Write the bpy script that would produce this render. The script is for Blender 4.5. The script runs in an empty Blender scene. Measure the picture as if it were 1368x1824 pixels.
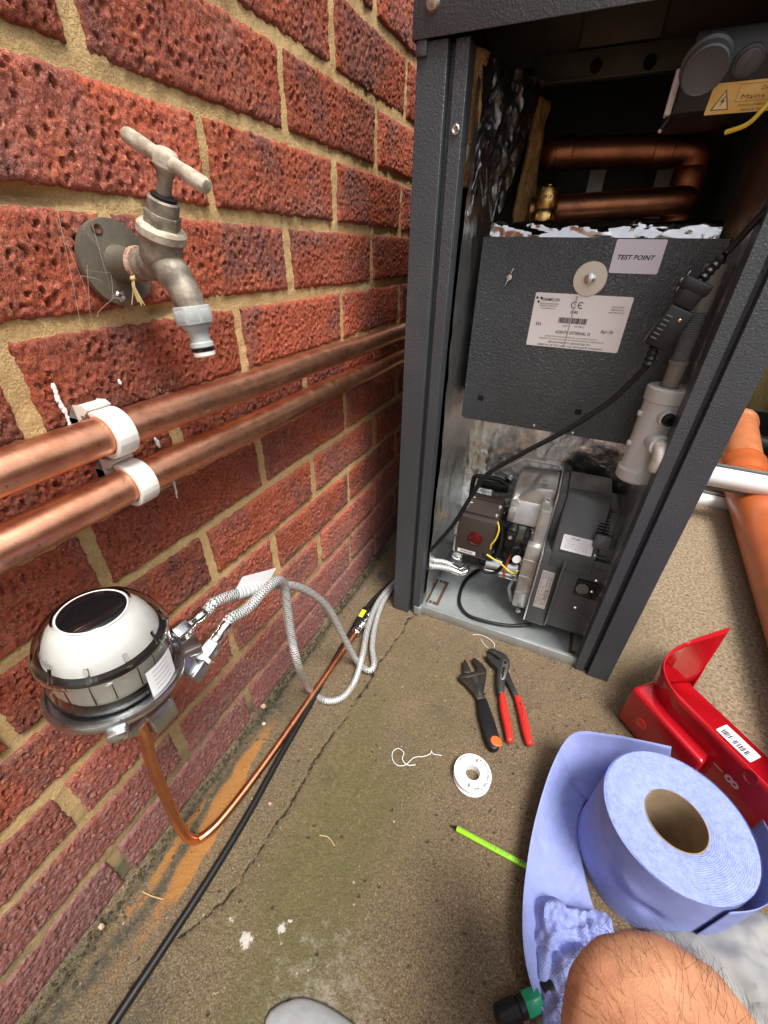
import bpy, bmesh, math, random
import numpy as np
from mathutils import Vector, Matrix
random.seed(7); rng = np.random.default_rng(11)
S = bpy.context.scene; COL = S.collection
R_ = math.radians
# ---------------------------------------------------------------- camera, sky, sun, exposure
CR = Vector((0.90850, 0.41750, 0.01801)); CU = Vector((-0.23913, 0.48406, 0.84172)); CF = Vector((-0.34270, 0.76901, -0.53961))
CP = Vector((0.3432, 0.0, 0.6474)); FPX = 728.14
cd = bpy.data.cameras.new('camera'); cam = bpy.data.objects.new('camera', cd); COL.objects.link(cam)
cd.sensor_fit = 'VERTICAL'; cd.sensor_height = 36; cd.sensor_width = 27; cd.lens = 36 * FPX / 1824
cd.clip_start = 0.01; cd.clip_end = 300
cam.matrix_world = Matrix(((CR.x, CU.x, -CF.x, CP.x), (CR.y, CU.y, -CF.y, CP.y), (CR.z, CU.z, -CF.z, CP.z), (0, 0, 0, 1)))
S.camera = cam
SUN_DIR = Vector((0.36, -0.24, 0.90)).normalized()
W = bpy.data.worlds.new('World'); S.world = W; W.use_nodes = True
wt = W.node_tree; wt.nodes.clear()
sky = wt.nodes.new('ShaderNodeTexSky'); sky.sky_type = 'NISHITA'; sky.sun_disc = False
sky.sun_elevation = math.asin(SUN_DIR.z); sky.sun_rotation = math.atan2(SUN_DIR.x, SUN_DIR.y)
sky.air_density = 1.0; sky.dust_density = 3.0; sky.ozone_density = 1.0
hs = wt.nodes.new('ShaderNodeHueSaturation'); hs.inputs['Saturation'].default_value = 0.22
bg = wt.nodes.new('ShaderNodeBackground'); bg.inputs['Strength'].default_value = 0.125
wo = wt.nodes.new('ShaderNodeOutputWorld')
wt.links.new(sky.outputs[0], hs.inputs['Color']); wt.links.new(hs.outputs[0], bg.inputs[0]); wt.links.new(bg.outputs[0], wo.inputs[0])
sl = bpy.data.lights.new('sun', 'SUN'); sl.energy = 2.5; sl.angle = R_(22); sl.color = (1, 0.95, 0.87)
so = bpy.data.objects.new('sun', sl); COL.objects.link(so); so.rotation_euler = SUN_DIR.to_track_quat('Z', 'Y').to_euler()
S.view_settings.view_transform = 'Standard'; S.view_settings.look = 'None'
S.view_settings.exposure = 0.9; S.view_settings.gamma = 1.0; S.view_settings.use_curve_mapping = False

# ---------------------------------------------------------------- helpers: measuring
def at(px, py, x=None, y=None, z=None):
    """point of the real plane x=, y= or z= that the photograph shows at a pixel"""
    d = CR * ((px - 684) / FPX) - CU * ((py - 912) / FPX) + CF
    if x is not None: t = (x - CP.x) / d.x
    elif y is not None: t = (y - CP.y) / d.y
    else: t = (z - CP.z) / d.z
    return CP + d * t
V = Vector
X_, Y_, Z_ = V((1, 0, 0)), V((0, 1, 0)), V((0, 0, 1))
# ---------------------------------------------------------------- helpers: noise
def _h(ix, iy, s):
    n = (ix.astype(np.int64) * 374761393 + iy.astype(np.int64) * 668265263 + s * 974711) & 0xffffffff
    n = ((n ^ (n >> 13)) * 1274126177) & 0xffffffff
    return ((n ^ (n >> 16)) & 0xffff) / 65535.0
def vn(x, y, s=0):
    ix, iy = np.floor(x), np.floor(y); fx, fy = x - ix, y - iy
    u, v = fx * fx * (3 - 2 * fx), fy * fy * (3 - 2 * fy)
    a, b, c, d = _h(ix, iy, s), _h(ix + 1, iy, s), _h(ix, iy + 1, s), _h(ix + 1, iy + 1, s)
    return (a + (b - a) * u) * (1 - v) + (c + (d - c) * u) * v
def fbm(x, y, o=4, s=0):
    t = 0; a = .5
    for i in range(o): t = t + a * vn(x * 2 ** i, y * 2 ** i, s + 31 * i); a *= .5
    return t / (1 - .5 ** o)
# ---------------------------------------------------------------- helpers: materials
def nd(t, typ, ins=None, **pr):
    n = t.nodes.new(typ)
    for k, v in pr.items(): setattr(n, k, v)
    for k, v in (ins or {}).items():
        s = n.inputs[k]
        if isinstance(v, bpy.types.NodeSocket): t.links.new(v, s)
        else: s.default_value = v
    return n
def c4(c): return (c[0], c[1], c[2], 1) if len(c) == 3 else c
def mixc(t, f, a, b, mode='MIX'):
    n = nd(t, 'ShaderNodeMix', data_type='RGBA', blend_type=mode)
    for i, v in ((0, f), (6, a), (7, b)):
        if isinstance(v, bpy.types.NodeSocket): t.links.new(v, n.inputs[i])
        else: n.inputs[i].default_value = c4(v) if i else v
    return n.outputs[2]
def mth(t, op, a, b=0.0, clamp=False):
    n = nd(t, 'ShaderNodeMath', operation=op, use_clamp=clamp)
    for i, v in ((0, a), (1, b)):
        if isinstance(v, bpy.types.NodeSocket): t.links.new(v, n.inputs[i])
        else: n.inputs[i].default_value = v
    return n.outputs[0]
def ramp(t, f, *st):
    n = nd(t, 'ShaderNodeValToRGB', {0: f}); e = n.color_ramp.elements
    while len(e) < len(st): e.new(0.5)
    for q, (p, c) in zip(e, st): q.position = p; q.color = c4(c) if not isinstance(c, (int, float)) else (c, c, c, 1)
    return n.outputs[0]
def noise(t, vec, sc, det=4, rough=.55, dist=0):
    return nd(t, 'ShaderNodeTexNoise', {'Vector': vec, 'Scale': sc, 'Detail': det, 'Roughness': rough, 'Distortion': dist}).outputs['Fac']
def base(name):
    m = bpy.data.materials.new(name); m.use_nodes = True; t = m.node_tree
    return m, t, t.nodes['Principled BSDF']
def ocoord(t, random_off=False):
    v = nd(t, 'ShaderNodeTexCoord').outputs['Object']
    if random_off:
        r = nd(t, 'ShaderNodeObjectInfo').outputs['Random']
        o = nd(t, 'ShaderNodeCombineXYZ', {0: mth(t, 'MULTIPLY', r, 37.0), 1: mth(t, 'MULTIPLY', r, 91.0), 2: mth(t, 'MULTIPLY', r, 53.0)})
        v = nd(t, 'ShaderNodeVectorMath', {0: v, 1: o.outputs[0]}, operation='ADD').outputs[0]
    return v
def M(name, col, rough=.5, metal=0., col2=None, vs=60., vr=(.35, .65), bump=0., bs=600., bd=.0008, rv=.12, **kw):
    m, t, b = base(name); v = ocoord(t)
    if col2 is not None:
        f = ramp(t, noise(t, v, vs, 5), (vr[0], 0.), (vr[1], 1.)); t.links.new(mixc(t, f, col, col2), b.inputs['Base Color'])
    else: b.inputs['Base Color'].default_value = c4(col)
    f2 = noise(t, v, vs * 1.7 + 20, 4)
    r = mth(t, 'ADD', mth(t, 'MULTIPLY', mth(t, 'SUBTRACT', f2, .5), rv * 2), rough, True); t.links.new(r, b.inputs['Roughness'])
    b.inputs['Metallic'].default_value = metal
    for k, q in kw.items(): b.inputs[k.replace('_', ' ')].default_value = q
    if bump:
        n = noise(t, v, bs, 4, .6)
        t.links.new(nd(t, 'ShaderNodeBump', {'Strength': bump, 'Distance': bd, 'Height': n}).outputs[0], b.inputs['Normal'])
    return m
# ---------------------------------------------------------------- helpers: objects
def wloc(o):
    p = V((0, 0, 0))
    while o is not None: p = p + o.location; o = o.parent
    return p
def finish(me, ang=38):
    me.polygons.foreach_set('use_smooth', [True] * len(me.polygons))
    try: me.set_sharp_from_angle(angle=R_(ang))
    except Exception: pass
def obj(name, bm, mats, parent=None, label=None, kind=None, ang=38, loc=None):
    me = bpy.data.meshes.new(name)
    if isinstance(bm, bmesh.types.BMesh):
        bm.to_mesh(me); bm.free()
    else: me.from_pydata(*bm)
    o = bpy.data.objects.new(name, me); COL.objects.link(o)
    off = wloc(parent) if parent is not None else V((0, 0, 0))
    if loc is not None and parent is None: o.location = loc; off = V(loc)
    me.transform(Matrix.Translation(-off)); finish(me, ang)
    for m in (mats if isinstance(mats, (list, tuple)) else [mats]): me.materials.append(m)
    if parent is not None: o.parent = parent
    if label: o['label'] = label
    if kind: o['kind'] = kind
    return o
def thing(name, label, cat, loc, group=None):
    o = bpy.data.objects.new(name, None); COL.objects.link(o); o.location = loc; o.empty_display_size = .02
    o['label'] = label; o['category'] = cat
    if group: o['group'] = group
    return o
def tag(o, label, cat, group=None):
    o['label'] = label; o['category'] = cat
    if group: o['group'] = group
    return o
def B(): return bmesh.new()
def frame(n, hint=None):
    n = V(n).normalized(); h = V(hint) if hint is not None else (Z_ if abs(n.z) < .9 else X_)
    u = (h - n * h.dot(n)).normalized(); return u, n.cross(u), n
def _newfaces(bm, mi, n0):
    bm.faces.ensure_lookup_table()
    for f in bm.faces[n0:]: f.material_index = mi
def box(bm, c, s, R=None, bev=0., seg=2, mi=0):
    n0 = len(bm.faces); t = bmesh.new(); bmesh.ops.create_cube(t, size=1.0)
    bmesh.ops.scale(t, vec=s, verts=t.verts)
    if bev: bmesh.ops.bevel(t, geom=list(t.edges), offset=bev, segments=seg, profile=.5, affect='EDGES')
    if R is not None: bmesh.ops.transform(t, matrix=R.to_4x4(), verts=t.verts)
    bmesh.ops.translate(t, vec=V(c), verts=t.verts)
    merge(bm, t); _newfaces(bm, mi, n0); return bm
def merge(bm, t):
    me = bpy.data.meshes.new('tmp'); t.to_mesh(me); t.free(); bm.from_mesh(me); bpy.data.meshes.remove(me)
def bx(bm, lo, hi, bev=0., mi=0, seg=2):
    lo, hi = V(lo), V(hi); return box(bm, (lo + hi) / 2, hi - lo, None, bev, seg, mi)
def rotm(u, v, n): return Matrix((u, v, n)).transposed()
def spline(pts, k=8, closed=False):
    pts = [V(p) for p in pts]; out = []; n = len(pts)
    for i in range(n if closed else n - 1):
        g = (lambda j: pts[j % n]) if closed else (lambda j: pts[max(0, min(n - 1, j))])
        a, b, c, d = g(i - 1), g(i), g(i + 1), g(i + 2)
        for q in range(k):
            t = q / k
            out.append(.5 * ((2 * b) + (c - a) * t + (2 * a - 5 * b + 4 * c - d) * t * t + (3 * b - a - 3 * c + d) * t ** 3))
    if not closed: out.append(pts[-1])
    return out
def tube(bm, pts, r, n=12, mi=0, cap=True, uv=False, closed=False, flat=None):
    pts = [V(p) for p in pts]; m = len(pts); rings = []
    rr = r if isinstance(r, (list, tuple)) else [r] * m
    T = [((pts[(i + 1) % m] if closed or i < m - 1 else pts[i]) - (pts[i - 1] if closed or i > 0 else pts[i])).normalized() for i in range(m)]
    u = frame(T[0])[0]; L = 0; lens = []
    for i in range(m):
        if i: L += (pts[i] - pts[i - 1]).length
        lens.append(L)
        u = (u - T[i] * u.dot(T[i])).normalized(); w = T[i].cross(u)
        k2 = flat if flat else 1.
        rings.append([bm.verts.new(pts[i] + (u * math.cos(a) + w * math.sin(a) * k2) * rr[i]) for a in [2 * math.pi * j / n for j in range(n)]])
    lay = bm.loops.layers.uv.verify() if uv else None
    for i in range(m if closed else m - 1):
        A, C = rings[i], rings[(i + 1) % m]
        for j in range(n):
            f = bm.faces.new((A[j], A[(j + 1) % n], C[(j + 1) % n], C[j])); f.material_index = mi
            if uv:
                for lp, (a, b) in zip(f.loops, ((lens[i], j / n), (lens[i], (j + 1) / n), (lens[min(i + 1, m - 1)], (j + 1) / n), (lens[min(i + 1, m - 1)], j / n))): lp[lay].uv = (a, b)
    if cap and not closed:
        f = bm.faces.new(rings[0][::-1]); f.material_index = mi; f = bm.faces.new(rings[-1]); f.material_index = mi
    return bm
def lathe(bm, prof, o, axis=Z_, n=32, mi=0, cap=True, hint=None, sx=1., sy=1.):
    u, w, a = frame(axis, hint); o = V(o); rings = []
    for r, h in prof:
        if r < 1e-6: rings.append([bm.verts.new(o + a * h)])
        else: rings.append([bm.verts.new(o + a * h + (u * math.cos(q) * sx + w * math.sin(q) * sy) * r) for q in [2 * math.pi * j / n for j in range(n)]])
    for A, C in zip(rings, rings[1:]):
        for j in range(n):
            if len(A) == 1 and len(C) == 1: continue
            if len(A) == 1: vs = (A[0], C[(j + 1) % n], C[j])
            elif len(C) == 1: vs = (A[j], A[(j + 1) % n], C[0])
            else: vs = (A[j], A[(j + 1) % n], C[(j + 1) % n], C[j])
            bm.faces.new(vs[::-1] if False else vs).material_index = mi
    if cap:
        if len(rings[0]) > 1: bm.faces.new(rings[0][::-1]).material_index = mi
        if len(rings[-1]) > 1: bm.faces.new(rings[-1]).material_index = mi
    return bm
def cyl(bm, a, b, r, n=20, mi=0, bev=0., r2=None):
    a, b = V(a), V(b); L = (b - a).length; r2 = r if r2 is None else r2
    pr = [(r, 0), (r2, L)] if not bev else [(r - bev, 0), (r, bev), (r2, L - bev), (r2 - bev, L)]
    return lathe(bm, pr, a, b - a, n, mi)
def prism(bm, poly, o, u, v, h, bev=0., mi=0, seg=2):
    """polygon (in u,v metres) extruded by h along u x v"""
    u, v = V(u).normalized(), V(v); v = (v - u * v.dot(u)).normalized(); n = u.cross(v); o = V(o); n0 = len(bm.faces)
    t = bmesh.new(); a = [t.verts.new(o + u * p[0] + v * p[1]) for p in poly]; b = [t.verts.new(o + u * p[0] + v * p[1] + n * h) for p in poly]
    k = len(poly); t.faces.new(a[::-1]); t.faces.new(b)
    for i in range(k): t.faces.new((a[i], a[(i + 1) % k], b[(i + 1) % k], b[i]))
    bmesh.ops.recalc_face_normals(t, faces=t.faces)
    if bev: bmesh.ops.bevel(t, geom=list(t.edges), offset=bev, segments=seg, profile=.5, affect='EDGES', clamp_overlap=True)
    merge(bm, t); _newfaces(bm, mi, n0); return bm
def hexa(bm, a, b, r, mi=0, bev=.0006):
    a, b = V(a), V(b); u, v, n = frame(b - a)
    return prism(bm, [(r * math.cos(k * math.pi / 3), r * math.sin(k * math.pi / 3)) for k in range(6)], a, u, v, (b - a).length, bev, mi)
def ellipsoid(bm, c, r, n=16, mi=0):
    n0 = len(bm.faces); t = bmesh.new(); bmesh.ops.create_uvsphere(t, u_segments=n, v_segments=n // 2 + 2, radius=1)
    bmesh.ops.scale(t, vec=V(r), verts=t.verts); bmesh.ops.translate(t, vec=V(c), verts=t.verts); merge(bm, t); _newfaces(bm, mi, n0); return bm
_tx = {}
def glyphs(s, bold=0.):
    k = (s, bold)
    if k not in _tx:
        cu = bpy.data.curves.new('t', 'FONT'); cu.body = s; cu.size = 1.0; cu.resolution_u = 2; cu.offset = bold
        o = bpy.data.objects.new('t', cu); COL.objects.link(o); bpy.context.view_layer.update()
        me = bpy.data.meshes.new_from_object(o.evaluated_get(bpy.context.evaluated_depsgraph_get()))
        vs = [v.co.copy() for v in me.vertices]; fs = [tuple(p.vertices) for p in me.polygons]
        bpy.data.objects.remove(o); bpy.data.curves.remove(cu); bpy.data.meshes.remove(me); _tx[k] = (vs, fs)
    return _tx[k]
def text(bm, s, size, o, u, v, mi=1, bold=0., width=None, align='C', mapf=None, slant=0.):
    vs, fs = glyphs(s, bold)
    if not vs: return
    x0, x1 = min(q.x for q in vs), max(q.x for q in vs); w = x1 - x0
    kx = (width / w) if width else size; ky = size
    off = {'C': (x0 + x1) / 2, 'L': x0, 'R': x1}[align]
    o = V(o) if o is not None else None; u = V(u).normalized() if u is not None else None; v = V(v).normalized() if v is not None else None
    if mapf: P = [bm.verts.new(mapf((q.x - off) * kx, q.y * ky)) for q in vs]
    else: P = [bm.verts.new(o + u * ((q.x - off) * kx + slant * q.y * ky) + v * (q.y * ky)) for q in vs]
    for f in fs:
        try: bm.faces.new([P[i] for i in f]).material_index = mi
        except ValueError: pass
def rect(bm, o, u, v, w, h, mi=0, r=0.):
    """flat rectangle centred on o, optional rounded corners"""
    u, v, o = V(u).normalized(), V(v).normalized(), V(o); P = []
    if r:
        for cx, cy, a0 in ((w / 2 - r, h / 2 - r, 0), (-w / 2 + r, h / 2 - r, 90), (-w / 2 + r, -h / 2 + r, 180), (w / 2 - r, -h / 2 + r, 270)):
            for k in range(5):
                a = R_(a0 + 22.5 * k); P.append((cx + r * math.cos(a), cy + r * math.sin(a)))
    else: P = [(w / 2, h / 2), (-w / 2, h / 2), (-w / 2, -h / 2), (w / 2, -h / 2)]
    bm.faces.new([bm.verts.new(o + u * a + v * b) for a, b in P]).material_index = mi
def barcode(bm, o, u, v, w, h, mi=1, n=26, seed=1):
    r = random.Random(seed); u, v, o = V(u).normalized(), V(v).normalized(), V(o); x = -w / 2
    un = w / (n * 2.6)
    while x < w / 2 - un:
        b = un * r.choice((.7, 1, 1.8, 2.4)); b = min(b, w / 2 - x); rect(bm, o + u * (x + b / 2), u, v, b, h, mi); x += b + un * r.choice((.7, 1, 1.6))
def sheet(bm, fn, nu, nv, mi=0, uv=False):
    P = [[bm.verts.new(fn(i / nu, j / nv)) for j in range(nv + 1)] for i in range(nu + 1)]
    lay = bm.loops.layers.uv.verify() if uv else None
    for i in range(nu):
        for j in range(nv):
            f = bm.faces.new((P[i][j], P[i + 1][j], P[i + 1][j + 1], P[i][j + 1])); f.material_index = mi
            if uv:
                for lp, (a, b) in zip(f.loops, ((i, j), (i + 1, j), (i + 1, j + 1), (i, j + 1))): lp[lay].uv = (a / nu, b / nv)
    return bm
def thick(o, t, off=0.):
    m = o.modifiers.new('thickness', 'SOLIDIFY'); m.thickness = t; m.offset = off; return o
def vN(x, y, z, s=0): return float(fbm(np.array([x + z * .7]), np.array([y - z * .45]), 3, s)[0]) - .5
# ---------------------------------------------------------------- materials
def brick_material():
    m, t, b = base('brick_red'); v = ocoord(t, True)
    r = nd(t, 'ShaderNodeObjectInfo').outputs['Random']
    big = noise(t, v, 11, 3, .5, .6); mid = noise(t, v, 60, 5, .65)
    c = mixc(t, ramp(t, big, (.44, 0.), (.62, 1.)), (.42, .093, .048), (.20, .082, .072))
    c = mixc(t, ramp(t, mid, (.40, 0.), (.70, .85)), c, (.50, .150, .085))
    c = mixc(t, ramp(t, noise(t, v, 330, 4, .7), (.50, 0.), (.66, .9)), c, (.125, .030, .026))
    c = mixc(t, ramp(t, noise(t, v, 420, 3, .65), (.57, 0.), (.67, .8)), c, (.56, .27, .18))
    hsv = nd(t, 'ShaderNodeHueSaturation', {'Color': c, 'Saturation': 1.0})
    t.links.new(mth(t, 'ADD', mth(t, 'MULTIPLY', r, .55), .72), hsv.inputs['Value']); c = hsv.outputs[0]
    # mortar dust and pale efflorescence, heavier on the lowest courses
    pz = nd(t, 'ShaderNodeSeparateXYZ', {0: nd(t, 'ShaderNodeNewGeometry').outputs['Position']}).outputs[2]
    low = ramp(t, pz, (.04, 1.), (.26, .0))
    ns = noise(t, v, 190, 4, .7); patch = noise(t, v, 16, 3)
    f = mth(t, 'MULTIPLY', ramp(t, ns, (.44, 0.), (.58, 1.)), mth(t, 'ADD', mth(t, 'MULTIPLY', low, .95), ramp(t, patch, (.56, .0), (.78, .4))), True)
    c = mixc(t, f, c, (.40, .27, .235))
    g = mth(t, 'MULTIPLY', low, .6)
    c = mixc(t, g, c, (.235, .105, .108))
    t.links.new(c, b.inputs['Base Color']); b.inputs['Roughness'].default_value = .95; b.inputs['Specular IOR Level'].default_value = .2
    st = nd(t, 'ShaderNodeMapping', {'Vector': v, 'Scale': (1, 1.5, .7)}).outputs[0]
    h = mth(t, 'ADD', noise(t, st, 260, 5, .7), mth(t, 'MULTIPLY', noise(t, st, 750, 3, .6), .5))
    t.links.new(nd(t, 'ShaderNodeBump', {'Strength': 1.0, 'Distance': .0030, 'Height': h}).outputs[0], b.inputs['Normal'])
    return m
def mortar_material():
    m, t, b = base('mortar_sand'); v = ocoord(t)
    pz = nd(t, 'ShaderNodeSeparateXYZ', {0: v}).outputs[2]
    c = mixc(t, ramp(t, noise(t, v, 9, 4), (.35, 0.), (.68, 1.)), (.68, .455, .20), (.54, .345, .14))
    c = mixc(t, ramp(t, noise(t, v, 420, 4, .8), (.44, 0.), (.62, .75)), c, (.76, .56, .29))
    c = mixc(t, ramp(t, noise(t, v, 380, 4, .8), (.56, 0.), (.68, .7)), c, (.27, .165, .065))
    low = mth(t, 'MULTIPLY', ramp(t, pz, (.03, 1.), (.22, 0.)), ramp(t, noise(t, v, 22, 4), (.35, .35), (.6, 1.)))
    c = mixc(t, low, c, (.17, .15, .085))
    t.links.new(c, b.inputs['Base Color']); b.inputs['Roughness'].default_value = .92
    h = mth(t, 'ADD', noise(t, v, 550, 4, .75), mth(t, 'MULTIPLY', noise(t, v, 130, 4, .6), .8))
    t.links.new(nd(t, 'ShaderNodeBump', {'Strength': 1.0, 'Distance': .0030, 'Height': h}).outputs[0], b.inputs['Normal'])
    return m
def concrete_material():
    m, t, b = base('concrete'); v = ocoord(t)
    def A(n): return nd(t, 'ShaderNodeAttribute', attribute_name=n).outputs['Fac']
    c = mixc(t, ramp(t, noise(t, v, 14, 6, .65), (.36, 0.), (.66, 1.)), (.285, .190, .092), (.168, .114, .060))
    c = mixc(t, ramp(t, noise(t, v, 230, 5, .75), (.42, 0.), (.62, .8)), c, (.30, .22, .14))
    c = mixc(t, ramp(t, noise(t, v, 210, 5, .75), (.54, 0.), (.66, .85)), c, (.055, .042, .03))
    c = mixc(t, ramp(t, noise(t, v, 480, 4, .8), (.42, .9), (.56, 0.)), c, (.080, .058, .036))
    c = mixc(t, ramp(t, noise(t, v, 560, 3, .8), (.55, 0.), (.66, .9)), c, (.46, .37, .26))
    c = mixc(t, A('pale'), c, mixc(t, ramp(t, noise(t, v, 170, 5, .7), (.40, 0.), (.60, 1.)), (.44, .34, .225), (.20, .14, .088)))
    mossn = ramp(t, noise(t, v, 150, 5, .75), (.34, .15), (.62, 1.))
    c = mixc(t, mth(t, 'MULTIPLY', A('moss'), mossn, True), c, (.125, .115, .036))
    gn = ramp(t, mth(t, 'ADD', A('grey'), mth(t, 'MULTIPLY', mth(t, 'SUBTRACT', noise(t, v, 75, 8, .85), .5), 3.0)), (.42, 0.), (.95, .85))
    c = mixc(t, gn, c, (.42, .38, .31))
    rn = ramp(t, mth(t, 'ADD', A('rust'), mth(t, 'MULTIPLY', mth(t, 'SUBTRACT', noise(t, v, 90, 8, .85), .5), 2.2)), (.38, 0.), (.66, .85))
    c = mixc(t, rn, c, mixc(t, noise(t, v, 400, 3), (.56, .25, .055), (.38, .165, .04)))
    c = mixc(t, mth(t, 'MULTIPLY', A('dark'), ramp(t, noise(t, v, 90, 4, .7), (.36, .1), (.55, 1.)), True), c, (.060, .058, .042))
    wn = ramp(t, noise(t, v, 200, 5, .8), (.47, 0.), (.53, 1.))
    wn = ramp(t, mth(t, 'ADD', A('white'), mth(t, 'MULTIPLY', mth(t, 'SUBTRACT', noise(t, v, 150, 7, .85), .5), 2.6)), (.62, 0.), (.80, .95))
    c = mixc(t, wn, c, (.72, .68, .62))
    # exposed aggregate: scattered pale grains and dark pits
    vo = nd(t, 'ShaderNodeTexVoronoi', {'Vector': v, 'Scale': 105, 'Randomness': 1.0})
    pick = nd(t, 'ShaderNodeSeparateColor', {0: vo.outputs['Color']})
    grain = mth(t, 'MULTIPLY', ramp(t, mth(t, 'ADD', vo.outputs['Distance'], mth(t, 'MULTIPLY', noise(t, v, 500, 2), .25)), (.20, 1.), (.30, 0.)), mth(t, 'MULTIPLY', mth(t, 'GREATER_THAN', pick.outputs[0], .86), mth(t, 'ADD', mth(t, 'MULTIPLY', pick.outputs[2], .7), .2)))
    c = mixc(t, grain, c, mixc(t, pick.outputs[1], (.50, .36, .2), (.66, .58, .46)))
    pit = mth(t, 'MULTIPLY', ramp(t, vo.outputs['Distance'], (.14, 1.), (.24, 0.)), mth(t, 'LESS_THAN', pick.outputs[0], mth(t, 'MULTIPLY', ramp(t, noise(t, v, 18, 3), (.4, .0), (.65, 1.)), .2)))
    c = mixc(t, mth(t, 'MULTIPLY', pit, .55), c, (.05, .036, .024))
    cn = mth(t, 'ADD', A('crack'), mth(t, 'MULTIPLY', mth(t, 'SUBTRACT', noise(t, v, 160, 4, .7), .5), .09))
    c = mixc(t, ramp(t, cn, (.855, 0.), (.93, 1.)), c, (.020, .015, .011))
    t.links.new(c, b.inputs['Base Color']); b.inputs['Roughness'].default_value = .9
    h = mth(t, 'ADD', mth(t, 'ADD', noise(t, v, 320, 5, .75), mth(t, 'MULTIPLY', noise(t, v, 110, 4, .7), .7)), mth(t, 'SUBTRACT', mth(t, 'MULTIPLY', grain, .3), mth(t, 'MULTIPLY', pit, .8)))
    t.links.new(nd(t, 'ShaderNodeBump', {'Strength': 1.0, 'Distance': .0045, 'Height': h}).outputs[0], b.inputs['Normal'])
    return m
def hammered(name, col, sc=420, st=.5, rough=.36):
    m, t, b = base(name); v = ocoord(t)
    cc = mixc(t, ramp(t, noise(t, v, 7, 5, .7), (.45, 0.), (.8, .5)), col, tuple(q * 1.5 + .012 for q in col)); cc = mixc(t, ramp(t, noise(t, nd(t, 'ShaderNodeMapping', {'Vector': v, 'Scale': (1, 1, .12), 'Rotation': (.3, .2, 0)}).outputs[0], 160, 3, .7), (.70, 0.), (.74, .35)), cc, (.16, .16, .165))
    t.links.new(cc, b.inputs['Base Color']); t.links.new(mth(t, 'ADD', mth(t, 'MULTIPLY', noise(t, v, 12, 4), .22), rough - .11), b.inputs['Roughness'])
    h = noise(t, v, sc, 2, .5, .8)
    t.links.new(nd(t, 'ShaderNodeBump', {'Strength': st, 'Distance': .0012 * (1.9 if st > .9 else 1.), 'Height': h}).outputs[0], b.inputs['Normal'])
    b.inputs['Specular IOR Level'].default_value = .55
    return m
def foil_material(name, tint=(.80, .79, .77), st=.55, sc=34, rough=.17):
    m, t, b = base(name); v = ocoord(t)
    b.inputs['Base Color'].default_value = c4(tint); b.inputs['Metallic'].default_value = 1; b.inputs['Roughness'].default_value = rough
    cre = nd(t, 'ShaderNodeTexVoronoi', {'Vector': nd(t, 'ShaderNodeMapping', {'Vector': v, 'Scale': (1, 1, .35)}).outputs[0], 'Scale': sc, 'Randomness': 1.}, feature='DISTANCE_TO_EDGE').outputs['Distance']
    h = mth(t, 'ADD', mth(t, 'MINIMUM', cre, .25), mth(t, 'MULTIPLY', noise(t, v, sc * 2.2, 5, .65, 1.2), .7))
    t.links.new(nd(t, 'ShaderNodeBump', {'Strength': st, 'Distance': .004, 'Height': h}).outputs[0], b.inputs['Normal'])
    return m
def copper_material(name, a=(.88, .45, .285), c2=(.62, .27, .155), rough=.34, vs=30):
    m, t, b = base(name); v = ocoord(t)
    f = ramp(t, noise(t, v, vs, 6, .65), (.40, 0.), (.72, 1.))
    c = mixc(t, f, a, c2)
    sp = ramp(t, noise(t, v, 240, 4, .7), (.60, 0.), (.68, .75)); c = mixc(t, sp, c, (.36, .16, .105))
    t.links.new(c, b.inputs['Base Color']); b.inputs['Metallic'].default_value = 1.
    t.links.new(mth(t, 'ADD', mth(t, 'MULTIPLY', noise(t, v, 90, 4), .28), rough - .12), b.inputs['Roughness'])
    t.links.new(nd(t, 'ShaderNodeBump', {'Strength': .12, 'Distance': .0006, 'Height': noise(t, v, 320, 4)}).outputs[0], b.inputs['Normal'])
    return m
def braid_material():
    m, t, b = base('steel_braid'); uv = nd(t, 'ShaderNodeUVMap').outputs[0]
    s = nd(t, 'ShaderNodeSeparateXYZ', {0: uv}); L, a = s.outputs[0], s.outputs[1]
    # two crossing families of strands wound round the hose
    p = mth(t, 'MULTIPLY', L, 330.0); q = mth(t, 'MULTIPLY', a, 10.0)
    k = []
    for sg in (1, -1):
        w = mth(t, 'FRACT', mth(t, 'ADD', p, mth(t, 'MULTIPLY', q, sg * 1.0)))
        k.append(mth(t, 'ABSOLUTE', mth(t, 'SUBTRACT', w, .5)))
    chk = mth(t, 'GREATER_THAN', mth(t, 'SINE', mth(t, 'MULTIPLY', q, 6.2832)), 0.)
    hh = mth(t, 'ADD', mth(t, 'MULTIPLY', k[0], chk), mth(t, 'MULTIPLY', k[1], mth(t, 'SUBTRACT', 1., chk)))
    c = mixc(t, ramp(t, hh, (.10, 1.), (.34, 0.)), (.80, .82, .82), (.05, .055, .058))
    # coloured tracer threads
    tr = mth(t, 'FRACT', mth(t, 'ADD', mth(t, 'MULTIPLY', L, 34.0), mth(t, 'MULTIPLY', a, 2.0)))
    c = mixc(t, mth(t, 'MULTIPLY', mth(t, 'LESS_THAN', mth(t, 'ABSOLUTE', mth(t, 'SUBTRACT', tr, .25)), .026), .85), c, (.50, .045, .055))
    c = mixc(t, mth(t, 'MULTIPLY', mth(t, 'LESS_THAN', mth(t, 'ABSOLUTE', mth(t, 'SUBTRACT', tr, .66)), .026), .85), c, (.05, .30, .12))
    t.links.new(c, b.inputs['Base Color']); b.inputs['Metallic'].default_value = .35; b.inputs['Roughness'].default_value = .34
    t.links.new(nd(t, 'ShaderNodeBump', {'Strength': .7, 'Distance': .0007, 'Height': hh}).outputs[0], b.inputs['Normal'])
    return m
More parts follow.
